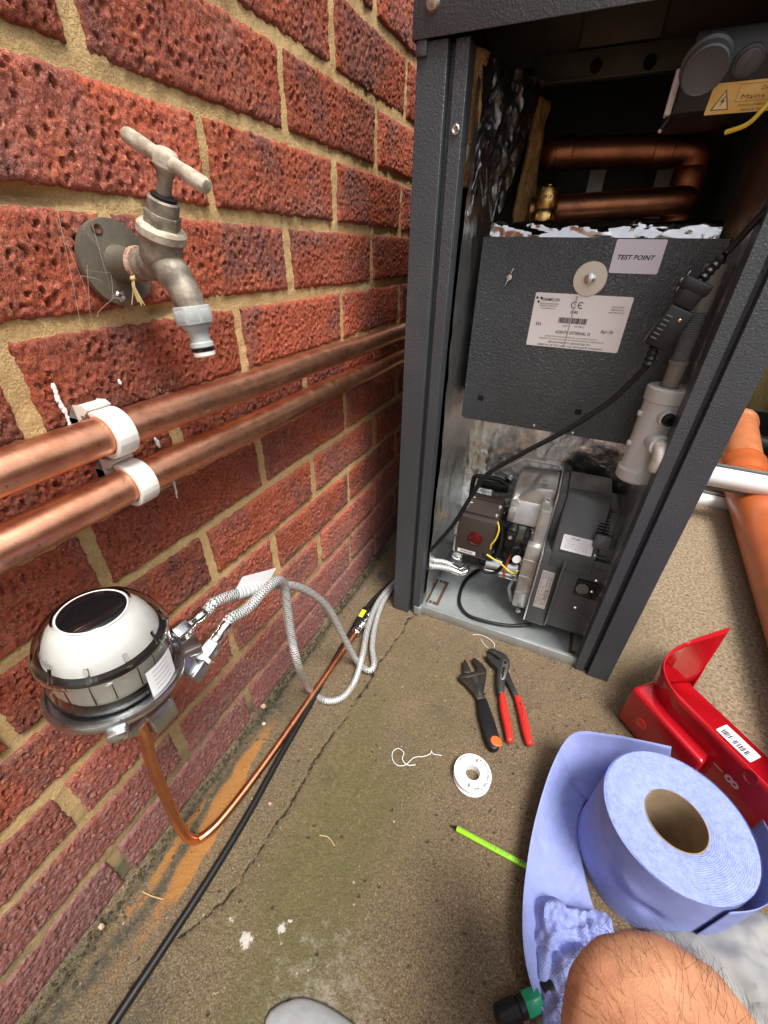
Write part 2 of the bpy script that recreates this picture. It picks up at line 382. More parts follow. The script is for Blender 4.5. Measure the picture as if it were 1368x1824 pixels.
def paper_material(name, col, sc=420, emb=.5):
    m, t, b = base(name); v = ocoord(t); uv = nd(t, 'ShaderNodeUVMap').outputs[0]
    c = mixc(t, ramp(t, noise(t, v, 60, 4), (.35, 0.), (.7, 1.)), col, tuple(q * .86 for q in col)); t.links.new(c, b.inputs['Base Color'])
    b.inputs['Roughness'].default_value = .85; b.inputs['Specular IOR Level'].default_value = .2
    w1 = nd(t, 'ShaderNodeTexWave', {'Vector': nd(t, 'ShaderNodeMapping', {'Vector': uv, 'Rotation': (0, 0, .9)}).outputs[0], 'Scale': sc / 6.0}, wave_type='BANDS').outputs['Fac']
    w2 = nd(t, 'ShaderNodeTexWave', {'Vector': nd(t, 'ShaderNodeMapping', {'Vector': uv, 'Rotation': (0, 0, -.9)}).outputs[0], 'Scale': sc / 6.0}, wave_type='BANDS').outputs['Fac']
    h = mth(t, 'ADD', mth(t, 'MULTIPLY', w1, w2), mth(t, 'MULTIPLY', noise(t, v, 90, 5, .6), 1.3))
    t.links.new(nd(t, 'ShaderNodeBump', {'Strength': emb, 'Distance': .0012, 'Height': h}).outputs[0], b.inputs['Normal'])
    return m
def roll_top_material():
    m, t, b = base('paper_layers'); v = ocoord(t)
    s = nd(t, 'ShaderNodeSeparateXYZ', {0: v}); rad = mth(t, 'SQRT', mth(t, 'ADD', mth(t, 'POWER', s.outputs[0], 2.), mth(t, 'POWER', s.outputs[1], 2.)))
    n1 = noise(t, v, 40, 4); rr = mth(t, 'ADD', mth(t, 'MULTIPLY', rad, 3400.), mth(t, 'MULTIPLY', n1, 26.))
    ring = mth(t, 'SINE', rr)
    g = noise(t, v, 170, 5, .7)
    c = mixc(t, ramp(t, g, (.32, 0.), (.66, 1.)), (.215, .27, .585), (.325, .39, .73))
    c = mixc(t, ramp(t, ring, (.2, 0.), (1., .38)), c, (.20, .26, .55)); t.links.new(c, b.inputs['Base Color']); b.inputs['Roughness'].default_value = .9
    h = mth(t, 'ADD', mth(t, 'MULTIPLY', ring, .07), g)
    t.links.new(nd(t, 'ShaderNodeBump', {'Strength': .8, 'Distance': .0022, 'Height': h}).outputs[0], b.inputs['Normal'])
    return m
def skin_material():
    m, t, b = base('skin'); v = ocoord(t)
    c = mixc(t, ramp(t, noise(t, v, 35, 5), (.35, 0.), (.7, 1.)), (.64, .315, .175), (.47, .195, .105))
    c = mixc(t, ramp(t, noise(t, v, 420, 3), (.5, 0.), (.75, .35)), c, (.46, .19, .12)); t.links.new(c, b.inputs['Base Color'])
    b.inputs['Roughness'].default_value = .5; b.inputs['Subsurface Weight'].default_value = .12; b.inputs['Subsurface Radius'].default_value = (.012, .004, .002); b.inputs['Subsurface Scale'].default_value = .3
    vo = nd(t, 'ShaderNodeTexVoronoi', {'Vector': v, 'Scale': 520}, feature='DISTANCE_TO_EDGE').outputs['Distance']
    t.links.new(nd(t, 'ShaderNodeBump', {'Strength': .35, 'Distance': .0006, 'Height': mth(t, 'ADD', vo, mth(t, 'MULTIPLY', noise(t, v, 90, 4), 1.2))}).outputs[0], b.inputs['Normal'])
    return m
def wood_material():
    m, t, b = base('fence_wood'); v = ocoord(t, True)
    st = nd(t, 'ShaderNodeMapping', {'Vector': v, 'Scale': (1, 1, .07)}).outputs[0]
    g = noise(t, st, 90, 5, .6, 1.5)
    c = mixc(t, ramp(t, g, (.35, 0.), (.68, 1.)), (.24, .185, .07), (.135, .10, .04))
    c = mixc(t, ramp(t, noise(t, v, 9, 3), (.5, 0.), (.7, .5)), c, (.14, .14, .05)); t.links.new(c, b.inputs['Base Color']); b.inputs['Roughness'].default_value = .8
    t.links.new(nd(t, 'ShaderNodeBump', {'Strength': .4, 'Distance': .002, 'Height': g}).outputs[0], b.inputs['Normal'])
    return m
def zinc_material():
    m, t, b = base('galvanised'); v = ocoord(t)
    vo = nd(t, 'ShaderNodeTexVoronoi', {'Vector': v, 'Scale': 55}).outputs['Color']
    f = nd(t, 'ShaderNodeSeparateColor', {0: vo}).outputs[0]
    c = mixc(t, f, (.44, .48, .49), (.52, .56, .57)); t.links.new(c, b.inputs['Base Color']); b.inputs['Metallic'].default_value = .62
    t.links.new(mth(t, 'ADD', mth(t, 'MULTIPLY', noise(t, v, 40, 4), .25), .24), b.inputs['Roughness'])
    t.links.new(nd(t, 'ShaderNodeBump', {'Strength': .08, 'Distance': .001, 'Height': noise(t, v, 25, 3)}).outputs[0], b.inputs['Normal'])
    return m
m_brick = brick_material(); m_mortar = mortar_material(); m_conc = concrete_material()
m_cab = hammered('cabinet_paint', (.050, .056, .064), 430, .7, .36); m_cabs = M('cabinet_smooth', (.05, .056, .064), .42, bump=.1, bs=900, bd=.0004)
m_baf = hammered('baffle_paint', (.052, .058, .064), 340, 1.0, .26)
m_foil = foil_material('foil', (.84, .83, .81), st=.6, sc=38, rough=.26); m_foil2 = foil_material('foil_creased', (.90, .89, .87), st=.5, sc=34, rough=.22)
m_cop = copper_material('copper_pipe_metal'); m_cop2 = copper_material('copper_bright', (.80, .34, .18), (.56, .22, .11), .3, 18)
m_copd = copper_material('copper_old', (.42, .17, .09), (.20, .08, .05), .4, 30)
m_braid = braid_material(); m_zinc = zinc_material()
m_steel = M('plated_steel', (.70, .70, .69), .22, 1., (.50, .50, .50), 60, bump=.06)
m_chrome = M('bright_steel', (.82, .82, .80), .12, 1.)
m_cast = M('cast_aluminium', (.60, .59, .57), .34, .7, (.46, .45, .43), 45, bump=.25, bs=1100, bd=.0004)
m_castz = M('cast_zinc', (.58, .60, .62), .30, 1., (.44, .46, .48), 45, bump=.12, bs=900, bd=.0004)
m_brass = M('brass', (.68, .45, .16), .26, 1., (.50, .30, .10), 90)
m_tap = M('weathered_brass', (.33, .285, .225), .52, .3, (.16, .135, .108), 95, (.38, .62), bump=.45, bs=420, bd=.0008)
m_taplime = M('limescaled_brass', (.52, .46, .37), .72, .1, (.30, .245, .18), 110, (.42, .64), bump=.5, bs=420, bd=.0009)
m_plate = M('old_wall_plate', (.235, .205, .16), .5, .6, (.155, .135, .105), 40, bump=.35, bs=500, bd=.0007)
m_greyp = M('grey_plastic', (.40, .42, .42), .42, 0., (.33, .35, .355), 70, bump=.1)
m_blk = M('black_plastic', (.009, .009, .010), .38, Specular_IOR_Level=.35, bump=.06, bs=700, bd=.0004); m_blkg = M('black_gloss', (.006, .006, .007), .08)
m_rub = M('black_rubber', (.010, .010, .011), .42, bump=.15, bs=900, bd=.0004, Specular_IOR_Level=.28)
m_dg = M('dark_grey_plastic', (.075, .079, .082), .32, bump=.18, bs=1400, bd=.0003)
m_white = M('white_plastic', (.76, .76, .74), .35, bump=.05); m_nyl = M('natural_nylon', (.80, .77, .72), .42, Subsurface_Weight=.25, Subsurface_Radius=(.01, .008, .006), Subsurface_Scale=.4)
m_lab = M('label_paper', (.76, .72, .71), .5); m_labw = M('label_white', (.80, .80, .82), .45); m_laby = M('label_yellow', (.80, .50, .10), .35, 0., (.86, .62, .22), 40)
m_labs = M('label_silver', (.62, .61, .60), .38, .5); m_labl = M('label_lilac', (.68, .66, .76), .45)
m_ink = M('black_ink', (.012, .012, .013), .7, Specular_IOR_Level=.1); m_inkg = M('grey_ink', (.19, .185, .19), .6); m_inkp = M('green_ink', (.02, .22, .07), .5)
m_red = M('red_powder_coat', (.42, .006, .013), .11, bump=.05, bs=1500, bd=.0002, Coat_Weight=.5, Coat_Roughness=.06)
m_redp = M('red_grip', (.60, .028, .022), .38, bump=.1); m_redl = M('red_lens', (.10, .004, .006), .12)
m_tool = M('tool_steel', (.085, .072, .065), .36, .75, (.05, .042, .038), 120, bump=.12); m_gun = M('gunmetal', (.075, .075, .078), .40, .7, (.05, .05, .052), 120, bump=.12)
m_toolg = M('ground_steel', (.22, .215, .205), .38, .85)
m_orange = M('orange_cap', (.80, .13, .025), .35); m_org = M('terracotta_upvc', (.50, .115, .030), .34, 0., (.42, .10, .03), 22, bump=.06)
m_orl = M('terracotta_upvc_pale', (.56, .20, .085), .42, 0., (.47, .15, .06), 22, bump=.06)
m_lime = M('lime_paint', (.30, .66, .020), .32); m_yel = M('safety_yellow', (.78, .86, .03), .4); m_wy = M('yellow_wire', (.74, .56, .06), .38); m_wg = M('copper_wire_red', (.45, .09, .03), .4)
m_pb = paper_material('blue_paper', (.285, .335, .66), 640, .4); m_pbt = roll_top_material(); m_card = M('cardboard', (.285, .205, .125), .85, 0., (.22, .155, .09), 35, bump=.15)
m_skin = skin_material(); m_hair = M('dark_hair', (.07, .038, .020), .5); m_cloth = M('grey_cloth', (.30, .30, .295), .85, 0., (.25, .25, .25), 30, bump=.4, bs=1500, bd=.0005)
m_bag = M('grey_polythene', (.30, .31, .32), .3, 0., (.25, .26, .27), 30, bump=.3, bs=60, bd=.003)
m_ptfe = M('ptfe_white', (.80, .80, .80), .55); m_foam = M('grey_foam', (.20, .20, .20), .9, 0., (.14, .14, .14), 200, bump=.6, bs=900, bd=.001)
m_wool = M('mineral_wool', (.52, .30, .11), .95, 0., (.38, .20, .07), 90, bump=1., bs=300, bd=.004)
m_brown = M('brown_control_box', (.050, .036, .032), .42, bump=.12, bs=1200, bd=.0003); m_rust = M('rust_brown', (.10, .045, .024), .8, 0., (.07, .035, .02), 300)
m_sip = M('milky_polypropylene', (.66, .67, .64), .32, Transmission_Weight=.25, Subsurface_Weight=.2, Subsurface_Radius=(.01, .01, .01)); m_greypipe = M('grey_pvc', (.21, .215, .22), .45); m_taupe = M('taupe_pvc', (.20, .185, .165), .45)
m_inner = M('inner_sheet_steel', (.115, .105, .092), .45, .3, (.085, .078, .07), 25); m_wood = wood_material(); m_green = M('green_plastic', (.012, .24, .13), .3)
m_paint = M('white_paint', (.80, .79, .76), .6, bump=.5, bs=700, bd=.0008); m_web = M('cobweb', (.45, .38, .30), .9); m_pale = M('dry_grass', (.50, .36, .16), .8); m_peb = M('pale_stone', (.52, .38, .24), .85, 0., (.42, .30, .2), 200, bump=.3)
def clear_material():
    m, t, b = base('clear_plastic')
    b.inputs['Base Color'].default_value = (.98, .98, .965, 1); b.inputs['Roughness'].default_value = .02; b.inputs['IOR'].default_value = 1.42; b.inputs['Transmission Weight'].default_value = 1.
    b.inputs['Specular IOR Level'].default_value = 1.0
    return m
m_clear = clear_material()

# ---------------------------------------------------------------- ground
CRACK = [(748, 1087), (726, 1102), (718, 1122), (712, 1132), (699, 1142), (691, 1161), (684, 1170), (672, 1182), (664, 1200), (654, 1218), (640, 1240), (628, 1256), (608, 1290), (590, 1312), (577, 1328), (568, 1346), (547, 1374), (540, 1396), (526, 1420), (508, 1446), (490, 1466), (474, 1496), (460, 1517), (440, 1548), (422, 1578), (404, 1600), (383, 1617), (344, 1650), (320, 1668)]
def build_ground():
    ax = np.concatenate([[-60, -12, -3, -1, -.4, -.1], np.arange(-.02, 1.0, .0027), np.arange(1.0, 2.4, .03), [3, 5, 9, 20, 60]])
    ay = np.concatenate([[-60, -20, -8, -3, -1.2, -.6], np.arange(-.20, .9, .0027), np.arange(.9, 1.4, .008), np.arange(1.41, 2.6, .02), [3, 5, 9, 20, 60]])
    XX, YY = np.meshgrid(ax, ay, indexing='ij'); x, y = XX.ravel(), YY.ravel(); n1 = fbm(x * 9, y * 9, 4, 3); n2 = fbm(x * 34, y * 34, 4, 5); n3 = fbm(x * 120, y * 120, 3, 9)
    pts = [at(a, b, z=0) for a, b in CRACK]; d = np.full(x.shape, 9.); xw = x + (fbm(x * 110, y * 110, 4, 77) - .5) * .010; yw = y + (fbm(x * 110 + 9, y * 110, 4, 78) - .5) * .010
    for i, (a, b) in enumerate(zip(pts, pts[1:])):
        bx_, by_ = b.x - a.x, b.y - a.y; L2 = bx_ * bx_ + by_ * by_
        tt = np.clip(((xw - a.x) * bx_ + (yw - a.y) * by_) / L2, 0, 1); w = 1. if not 11 < i < 20 else .75
        d = np.minimum(d, w * np.hypot(xw - a.x - tt * bx_, yw - a.y - tt * by_))
    crack = np.clip(1 - d / .012, 0, 1)
    near = (np.abs(x) < 3) & (np.abs(y) < 4)
    z = np.where(near, (n2 - .5) * .0030 + (n3 - .5) * .0018 - np.clip(crack * 4 - 3, 0, 1) * .004, 0.)
    gut = np.exp(-((x - .006) / .007) ** 2); z = z - gut * (.006 + .008 * (n1 - .4)) * near
    me = bpy.data.meshes.new('ground'); nx, ny = len(ax), len(ay)
    idx = np.arange(nx * ny).reshape(nx, ny); F = np.stack([idx[:-1, :-1], idx[1:, :-1], idx[1:, 1:], idx[:-1, 1:]], -1).reshape(-1, 4)
    me.vertices.add(nx * ny); me.vertices.foreach_set('co', np.stack([x, y, z], 1).ravel())
    me.loops.add(F.size); me.loops.foreach_set('vertex_index', F.ravel()); me.polygons.add(len(F)); me.polygons.foreach_set('loop_start', np.arange(len(F)) * 4); me.update(calc_edges=True); me.polygons.foreach_set('use_smooth', np.ones(len(F), bool))
    def att(n, v): me.attributes.new(n, 'FLOAT', 'POINT').data.foreach_set('value', np.clip(v, 0, 1).astype(np.float32))
    def blob(px, py, r, s=1.):
        c = at(px, py, z=0); return np.exp(-(((x - c.x) ** 2 + (y - c.y) ** 2) / (r * r * s)))
    att('crack', crack)
    moss = 1.2 * np.exp(-((x - .205 - .05 * (n1 - .5)) / .080) ** 2) * np.clip((.62 - y) * 3, 0, 1) * np.clip(n1 * 2.3 - .35, 0, 1.2) + .75 * np.exp(-((x - .03) / .03) ** 2) * np.clip(.6 - y, 0, 1) * n1
    att('moss', moss * near)
    e = x + .016 * (n2 - .5) + .02 * (n1 - .5); yc = np.clip((.42 - y) * 4, 0, 1)
    band = np.clip((e - .012) * 250, 0, 1) * np.clip((.062 + .010 * np.sin(y * 21) - .035 * np.clip(y - .12, 0, .5) - e) * 160, 0, 1)
    gap = np.exp(-((e - .026 - .01 * np.sin(y * 17 + 1)) / .007) ** 2) * np.clip(1.5 - np.abs(y - .05) * 4, 0, 1)
    att('rust', band * (1 - gap) * (.10 + 1.25 * np.exp(-((y - .125) / .085) ** 2) + .6 * np.exp(-((y - .25) / .08) ** 2) + .22 * np.exp(-((y + .03) / .05) ** 2)) * yc)
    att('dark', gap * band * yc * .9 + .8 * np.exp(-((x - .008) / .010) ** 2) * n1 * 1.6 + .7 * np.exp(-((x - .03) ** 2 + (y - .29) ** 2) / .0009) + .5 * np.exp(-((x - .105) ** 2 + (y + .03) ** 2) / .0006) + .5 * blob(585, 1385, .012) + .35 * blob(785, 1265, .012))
    white = blob(437, 1675, .0095) * .95 + blob(503, 1652, .006) + blob(518, 1641, .0025) + .7 * blob(410, 1640, .008) + .45 * blob(395, 1760, .018) + .25 * blob(470, 1660, .018) + .3 * blob(560, 1780, .014)
    att('white', white)
    att('grey', np.clip((.17 - y) * 5 + .1, 0, 1) * np.clip((x - .12) * 7, 0, 1) * np.clip(n1 * 2.1 - .3, 0, 1) * np.clip((.56 - x) * 8, 0, 1) * .95)
    att('pale', np.clip((x - .52) * 5 + (y - .60) * 1.2 + (n1 - .5) * .9, 0, 1) * np.clip((x - .42) * 9, 0, 1) * near + (1 - near) * .5)
    me.materials.append(m_conc); o = bpy.data.objects.new('ground', me); COL.objects.link(o); o['kind'] = 'structure'; return o
ground = build_ground()

# ---------------------------------------------------------------- brick wall
wall = thing('brick_wall', 'red rustic brick wall with sandy mortar running along the left side', 'wall', (0, 0, 0))
def brick_mesh(k):
    L, H, D = .2115, .0625, .03; nx, nz = 150, 46; r = np.random.default_rng(100 + k)
    u = np.linspace(-L / 2, L / 2, nx); w = np.linspace(-H / 2, H / 2, nz); U, Wd = np.meshgrid(u, w, indexing='ij')
    ox, oz = r.uniform(0, 50, 2)
    ex = np.minimum(L / 2 - np.abs(U), H / 2 - np.abs(Wd)); h = (fbm(U * 90 + ox, Wd * 70 + oz, 4, k) - .5) * .0016 + (fbm(U * 420 + ox, Wd * 300, 3, k + 9) - .5) * .0030
    h += (fbm(U * 14 + ox, Wd * 14 + oz, 2, k + 3) - .5) * .0022
    P = []
    for _ in range(1500):
        a, b = r.uniform(-L / 2 + .004, L / 2 - .004), r.uniform(-H / 2 + .004, H / 2 - .004)
        if all((a - c) ** 2 + (b - d) ** 2 > .0066 ** 2 for c, d in P): P.append((a, b))
    wx, wz = (fbm(U * 260 + oz, Wd * 260, 2, k + 41) - .5) * .0028, (fbm(U * 260, Wd * 260 + ox, 2, k + 43) - .5) * .0028
    for a, b in P:
        if r.random() < .22: continue
        s = r.uniform(.0008, .0017) * (1.25 if r.random() < .2 else 1); dep = r.uniform(.0008, .0054); sl = r.uniform(-.4, .4)
        q = ((U + wx - a - sl * (Wd - b)) / s) ** 2 + ((Wd + wz - b) / (s * 1.55)) ** 2
        h -= dep * np.exp(-q ** 1.3) - .0009 * np.exp(-((np.sqrt(q) - 1.7) / .5) ** 2) * (dep > .003)
    h -= .0024 * np.exp(-(ex / .0020))
    eu = (fbm(Wd * 190 + ox, U * 0 + k, 4, k + 21) - .5) * .0036; ew = (fbm(U * 170 + oz, Wd * 0 + k, 4, k + 23) - .5) * .0036
    Uo = U + np.where(np.abs(U) > L / 2 - .012, eu * np.sign(U), 0); Wo = Wd + np.where(np.abs(Wd) > H / 2 - .012, ew * np.sign(Wd), 0)
    vs = np.stack([h.ravel(), Uo.ravel(), Wo.ravel()], 1).tolist(); idx = np.arange(nx * nz).reshape(nx, nz)
    fs = np.stack([idx[:-1, :-1], idx[1:, :-1], idx[1:, 1:], idx[:-1, 1:]], -1).reshape(-1, 4).tolist()
    rim = list(idx[:, 0]) + list(idx[-1, 1:]) + list(idx[-2::-1, -1]) + list(idx[0, -2:0:-1]); n0 = len(vs)
    for q in rim: vs.append((-D, vs[q][1], vs[q][2]))
    m = len(rim)
    for i in range(m): j = (i + 1) % m; fs.append((int(rim[j]), int(rim[i]), n0 + i, n0 + j))
    me = bpy.data.meshes.new('brick'); me.from_pydata(vs, [], fs); finish(me, 60); me.materials.append(m_brick); return me
bricks = [brick_mesh(k) for k in range(9)]
Z0 = .6727
def bed_z(k): return Z0 + .075 * k
jr = random.Random(5)
for k in range(-9, 8):
    off = .377 if k in (-8, -6, -4, -2, 0, 2, 4, 6) else .265
    if k == 0: off = .3674 + 0
    if k in (-1,): off = .2537
    if k in (1,): off = .2685
    n0 = -4; y = off + .225 * n0
    for i in range(11):
        yc = y + .1125 + .225 * i
        if yc > 1.95: break
        o = bpy.data.objects.new('brick', bricks[jr.randrange(9)]); COL.objects.link(o); o.parent = wall
        o.location = (jr.uniform(-.0015, .0012), yc + jr.uniform(-.0015, .0015), bed_z(k) + .0375 + jr.uniform(-.001, .001))
        o.rotation_euler = (math.pi if jr.random() < .5 else 0, jr.uniform(-.006, .006), 0)
        if jr.random() < .5: o.rotation_euler.x += jr.uniform(-.004, .004)
def build_mortar():
    ay = np.concatenate([np.arange(-.62, .90, .004), np.arange(.92, 2.02, .02)]); az = np.arange(-.03, 1.262, .004)
    YY, ZZ = np.meshgrid(ay, az, indexing='ij'); y, z = YY.ravel(), ZZ.ravel()
    x = -.0042 + (fbm(y * 26, z * 26, 4, 2) - .5) * .0045 + (fbm(y * 150, z * 150, 3, 4) - .5) * .003
    x = x + .004 * np.clip(fbm(y * 12, z * 12, 3, 8) - .74, 0, 1) * 4
    hole = np.exp(-(((y - .20) / .035) ** 2 + ((z - .6735) / .006) ** 2)) * .014 + np.exp(-(((y - .285) / .012) ** 2 + ((z - .598) / .005) ** 2)) * .012
    x = x - hole - .01 * np.exp(-((z + .006) / .008) ** 2)
    ny, nz = len(ay), len(az); idx = np.arange(ny * nz).reshape(ny, nz)
    F = np.stack([idx[:-1, :-1], idx[1:, :-1], idx[1:, 1:], idx[:-1, 1:]], -1).reshape(-1, 4)
    me = bpy.data.meshes.new('mortar'); me.vertices.add(len(x)); me.vertices.foreach_set('co', np.stack([x, y, z], 1).ravel())
    me.loops.add(F.size); me.loops.foreach_set('vertex_index', F.ravel()); me.polygons.add(len(F)); me.polygons.foreach_set('loop_start', np.arange(len(F)) * 4); me.update(calc_edges=True); me.polygons.foreach_set('use_smooth', np.ones(len(F), bool))
    me.materials.append(m_mortar); o = bpy.data.objects.new('mortar', me); COL.objects.link(o); o.parent = wall
build_mortar()
bm = B(); bx(bm, (-.14, -.62, -.05), (-.036, 2.02, 1.262)); obj('wall_core', bm, m_mortar, wall)
def paint_streak(pts, w, seed):
    bm = B(); r = random.Random(seed); P = spline([at(*q, x=.0015) for q in pts], 6)
    for a in P:
        s = w * r.uniform(.5, 1.2); ellipsoid(bm, a + V((0, r.uniform(-.2, .2) * w, 0)), (.0012, s, s * 1.5), 8)
    return obj('paint_streak', bm, m_paint, wall)
paint_streak([(95, 686), (104, 712), (117, 735), (126, 760)], .0017, 1); paint_streak([(309, 858), (313, 872), (315, 886)], .0011, 2)
paint_streak([(212, 678), (214, 682)], .0011, 3); paint_streak([(277, 782), (284, 795)], .0018, 4)

# ---------------------------------------------------------------- fence and pipes beyond the boiler
fence = thing('wooden_fence', 'greenish wooden board fence standing behind the orange drain pipe, plus an added unseen side run', 'fence', (1.2, 2.22, 0))
fb = None
for i in range(10):
    x0 = .12 + i * .125; bm = B(); bx(bm, (x0, 2.21 + .012 * (i % 2), .10), (x0 + .135, 2.225 + .012 * (i % 2), 1.5), .002)
    obj('board', bm, m_wood, fence)
for i in range(29):  # unseen side run, added and kept low to block skylight near the horizon
    y0 = 2.19 - i * .125; bm = B(); bx(bm, (1.36 + .012 * (i % 2), y0 - .135, .10), (1.375 + .012 * (i % 2), y0, .86), .002)
    obj('board', bm, m_wood, fence)
bm = B(); bx(bm, (1.355, -1.45, 0), (1.39, 2.19, .098), .004); obj('gravel_board', bm, m_blk, fence)  # foot of the added side run, out of view
for zz in (.25, .68):  # rails of the added side run
    bm = B(); bx(bm, (1.402, -1.45, zz), (1.44, 2.25, zz + .08), .004); obj('rail', bm, m_wood, fence)
for zz in (.35, 1.25):
    bm = B(); bx(bm, (.1, 2.252, zz), (1.40, 2.29, zz + .08), .004); obj('rail', bm, m_wood, fence)
bm = B(); bx(bm, (.1, 2.205, 0), (1.36, 2.24, .098), .004); obj('gravel_board', bm, m_blk, fence)
pa, pb0, pb = V((.806, .30, .056)), V((.900, 1.48, .064)), V((.985, 2.02, .098)); pdir = (pb0 - pa).normalized(); pd2 = (pb - pb0).normalized()
t = thing('orange_drain_pipe', 'thick orange plastic drain pipe lying on the concrete beyond the boiler', 'pipe', (.95, 1.2, 0))
bm = B(); tube(bm, [pa - pdir * .9, pb0 + pdir * .02], .055, 40); obj('pipe', bm, m_org, t)
bm = B(); lathe(bm, [(.056, 0), (.0565, .005), (.064, .02), (.0655, .05), (.064, .09), (.066, .10), (.066, .115), (.060, .125), (.0555, .13)], pb0, (pdir + pd2 * 2).normalized(), 40); obj('socket', bm, m_org, t)
bm = B(); tube(bm, [pb0 + pd2 * .07, pb], .0535, 40); obj('spigot_pipe', bm, m_orl, t)
bm = B(); lathe(bm, [(.054, 0), (.0585, .004), (.0585, .012), (.056, .016), (.0585, .02), (.0585, .035), (.054, .04)], pb - pd2 * .05, pd2, 40); obj('end_ring', bm, m_orl, t)
def white_pipe(a, b, r, label):
    t = thing('lagged_white_pipe', label, 'pipe', ((a + b) / 2).to_tuple(), 'white waste pipes by the drain pipe'); a, b = V(a), V(b); d = (b - a).normalized()
    bm = B(); tube(bm, [a, b], r, 24); obj('pipe', bm, m_white, t)
    bm = B(); n = d; w = (Z_ - d * d.z).normalized(); u = w.cross(d)     # split foam sleeve hugging the upper half
    def f(i, j): q = R_(15 + 170 * i); return a + d * ((b - a).length * (.0 + j)) + (u * math.sin(q) + w * math.cos(q)) * (r + .005)
    sheet(bm, f, 18, 2); o = obj('foam_sleeve', bm, m_foam, t); thick(o, .008)
    return t
y1 = 1.30
white_pipe(at(1236, 842, y=y1 - .01), at(1640, 917, y=y1 + .03), .0275, 'white waste pipe with grey foam sleeve crossing over the orange drain pipe')
a, b = at(1222, 886, y=1.42), at(1345, 912, y=1.42); white_pipe(a, b, .024, 'lower white waste pipe passing beneath the orange drain pipe')
bm = B(); tube(bm, [at(1345, 790, y=1.95), at(1440, 812, y=1.9)], .035, 20)
tag(obj('black_drain_pipe', bm, m_blk, None, loc=at(1368, 800, y=1.9)), 'short black plastic pipe at the foot of the wooden fence', 'pipe')
# ---------------------------------------------------------------- copper heating pipes and clips on the wall
def heat_pipe(a, b, label):
    d = (b - a).normalized(); t = thing('copper_pipe', label, 'pipe', ((a + b) / 2).to_tuple(), 'copper heating pipes on the wall')
    bm = B(); n = 60; tube(bm, [a + d * ((b - a).length * i / n) + V((0, 0, .0008 * math.sin(i * .5))) for i in range(n + 1)], .0142, 28); obj('pipe', bm, m_cop, t)
    return t, d
a1, b1, a2, b2 = at(0, 841, x=.032), at(722, 588, x=.032), at(0, 974, x=.032), at(721, 629, x=.032)
def ext(a, b, y0, y1):
    d = (b - a) / (b - a).y; return a + d * (y0 - a.y), a + d * (y1 - a.y)
q1 = ext(a1, b1, -.35, .86); q2 = ext(a2, b2, -.35, .86)
t1, d1 = heat_pipe(*q1, 'upper copper heating pipe running along the brick wall below the tap')
t2, d2 = heat_pipe(*q2, 'lower copper heating pipe on the wall, beneath the other one')
for tt, q, px, py in ((t1, q1, 712, 587), (t2, q2, 711, 629)):
    c = at(px, py, x=.032); d = (q[1] - q[0]).normalized(); c = q[0] + d * ((c.y - q[0].y) / d.y)
    bm = B(); lathe(bm, [(.0144, 0), (.0152, .002), (.0152, .006), (.0144, .008)], c, d, 28); obj('solder_ring', bm, m_steel, tt)
def clip(yc, q, label, flip):
    d = (q[1] - q[0]).normalized(); c = q[0] + d * ((yc - q[0].y) / d.y)
    t = thing('pipe_clip', label, 'pipe clip', (0.0, c.y, c.z), 'white plastic pipe clips')
    w = .0165; r = .0144
    out = []; inn = []
    for k in range(17):
        a = R_(-118 + 236 * k / 16); out.append((c.x + math.cos(a) * (r + .0042), c.z + math.sin(a) * (r + .0042)))
    for k in range(17):
        a = R_(118 - 236 * k / 16); inn.append((c.x + math.cos(a) * r, c.z + math.sin(a) * r))
    bm = B(); prism(bm, out + inn, V((0, c.y + w / 2, 0)), X_, Z_, w, .0008); obj('strap', bm, m_nyl, t)
    h = r + .0045
    bm = B(); prism(bm, [(.012, c.z - h), (.022, c.z - h), (.023, c.z - h + .004), (.016, c.z - h + .0045), (.0155, c.z - h + .008), (.0, c.z - h + .008), (.0, c.z + h - .008), (.0155, c.z + h - .008), (.016, c.z + h - .0045), (.021, c.z + h - .004), (.026, c.z + h + .0005), (.022, c.z + h + .0025), (.012, c.z + h + .0015)], V((0, c.y + w / 2 + .001, 0)), X_, Z_, w + .002, .0008); obj('base', bm, m_nyl, t)
    return t
yc = at(222, 770, x=.047).y
clip(yc, q1, 'white plastic clip round the upper copper pipe', 0); clip(at(258, 850, x=.047).y, q2, 'white plastic clip round the lower copper pipe', 1)

# ---------------------------------------------------------------- garden tap
TY = .247; tap = thing('garden_tap', 'old weathered brass garden tap with a T handle and grey hose connector', 'tap', (0, TY, .635))
tz = .635; SP = V((.0185, 0, .0395)).normalized(); c0 = V((.0545, TY, .642))
bm = B(); lathe(bm, [(.0, .001), (.0285, .001), (.029, .0025), (.0285, .0062), (.020, .0072), (.0125, .0082), (.0115, .012), (.0105, .020), (.0108, .030)], V((0.001, TY, tz)), X_, 40); pl = obj('wall_plate', bm, m_plate, tap)
for sy, sz in ((-.010, .0215), (-.0065, -.0215)):
    bm = B(); o_ = V((.0078, TY + sy, tz + sz)); lathe(bm, [(.0042, -.001), (.0042, .0005), (.003, .0014), (.0012, .0008), (0, -.0006)], o_, X_, 18); obj('screw', bm, m_steel if sz < 0 else m_rust, pl)
bm = B(); tube(bm, [V((.028 + .0005 * k, TY, tz)) for k in range(9)], [.0112 + .0009 * math.sin(k * 1.9) ** 2 for k in range(9)], 20); obj('thread_wrap', bm, M('red_hemp', (.30, .10, .085), .9, 0., (.48, .36, .25), 400, bump=.8, bs=700, bd=.001), tap)
bm = B(); tube(bm, spline([V((.031, TY, tz)), V((.042, TY, tz + .001)), V((.052, TY, tz + .004))], 5), [.0105] * 5 + [.0118] * 6, 20)
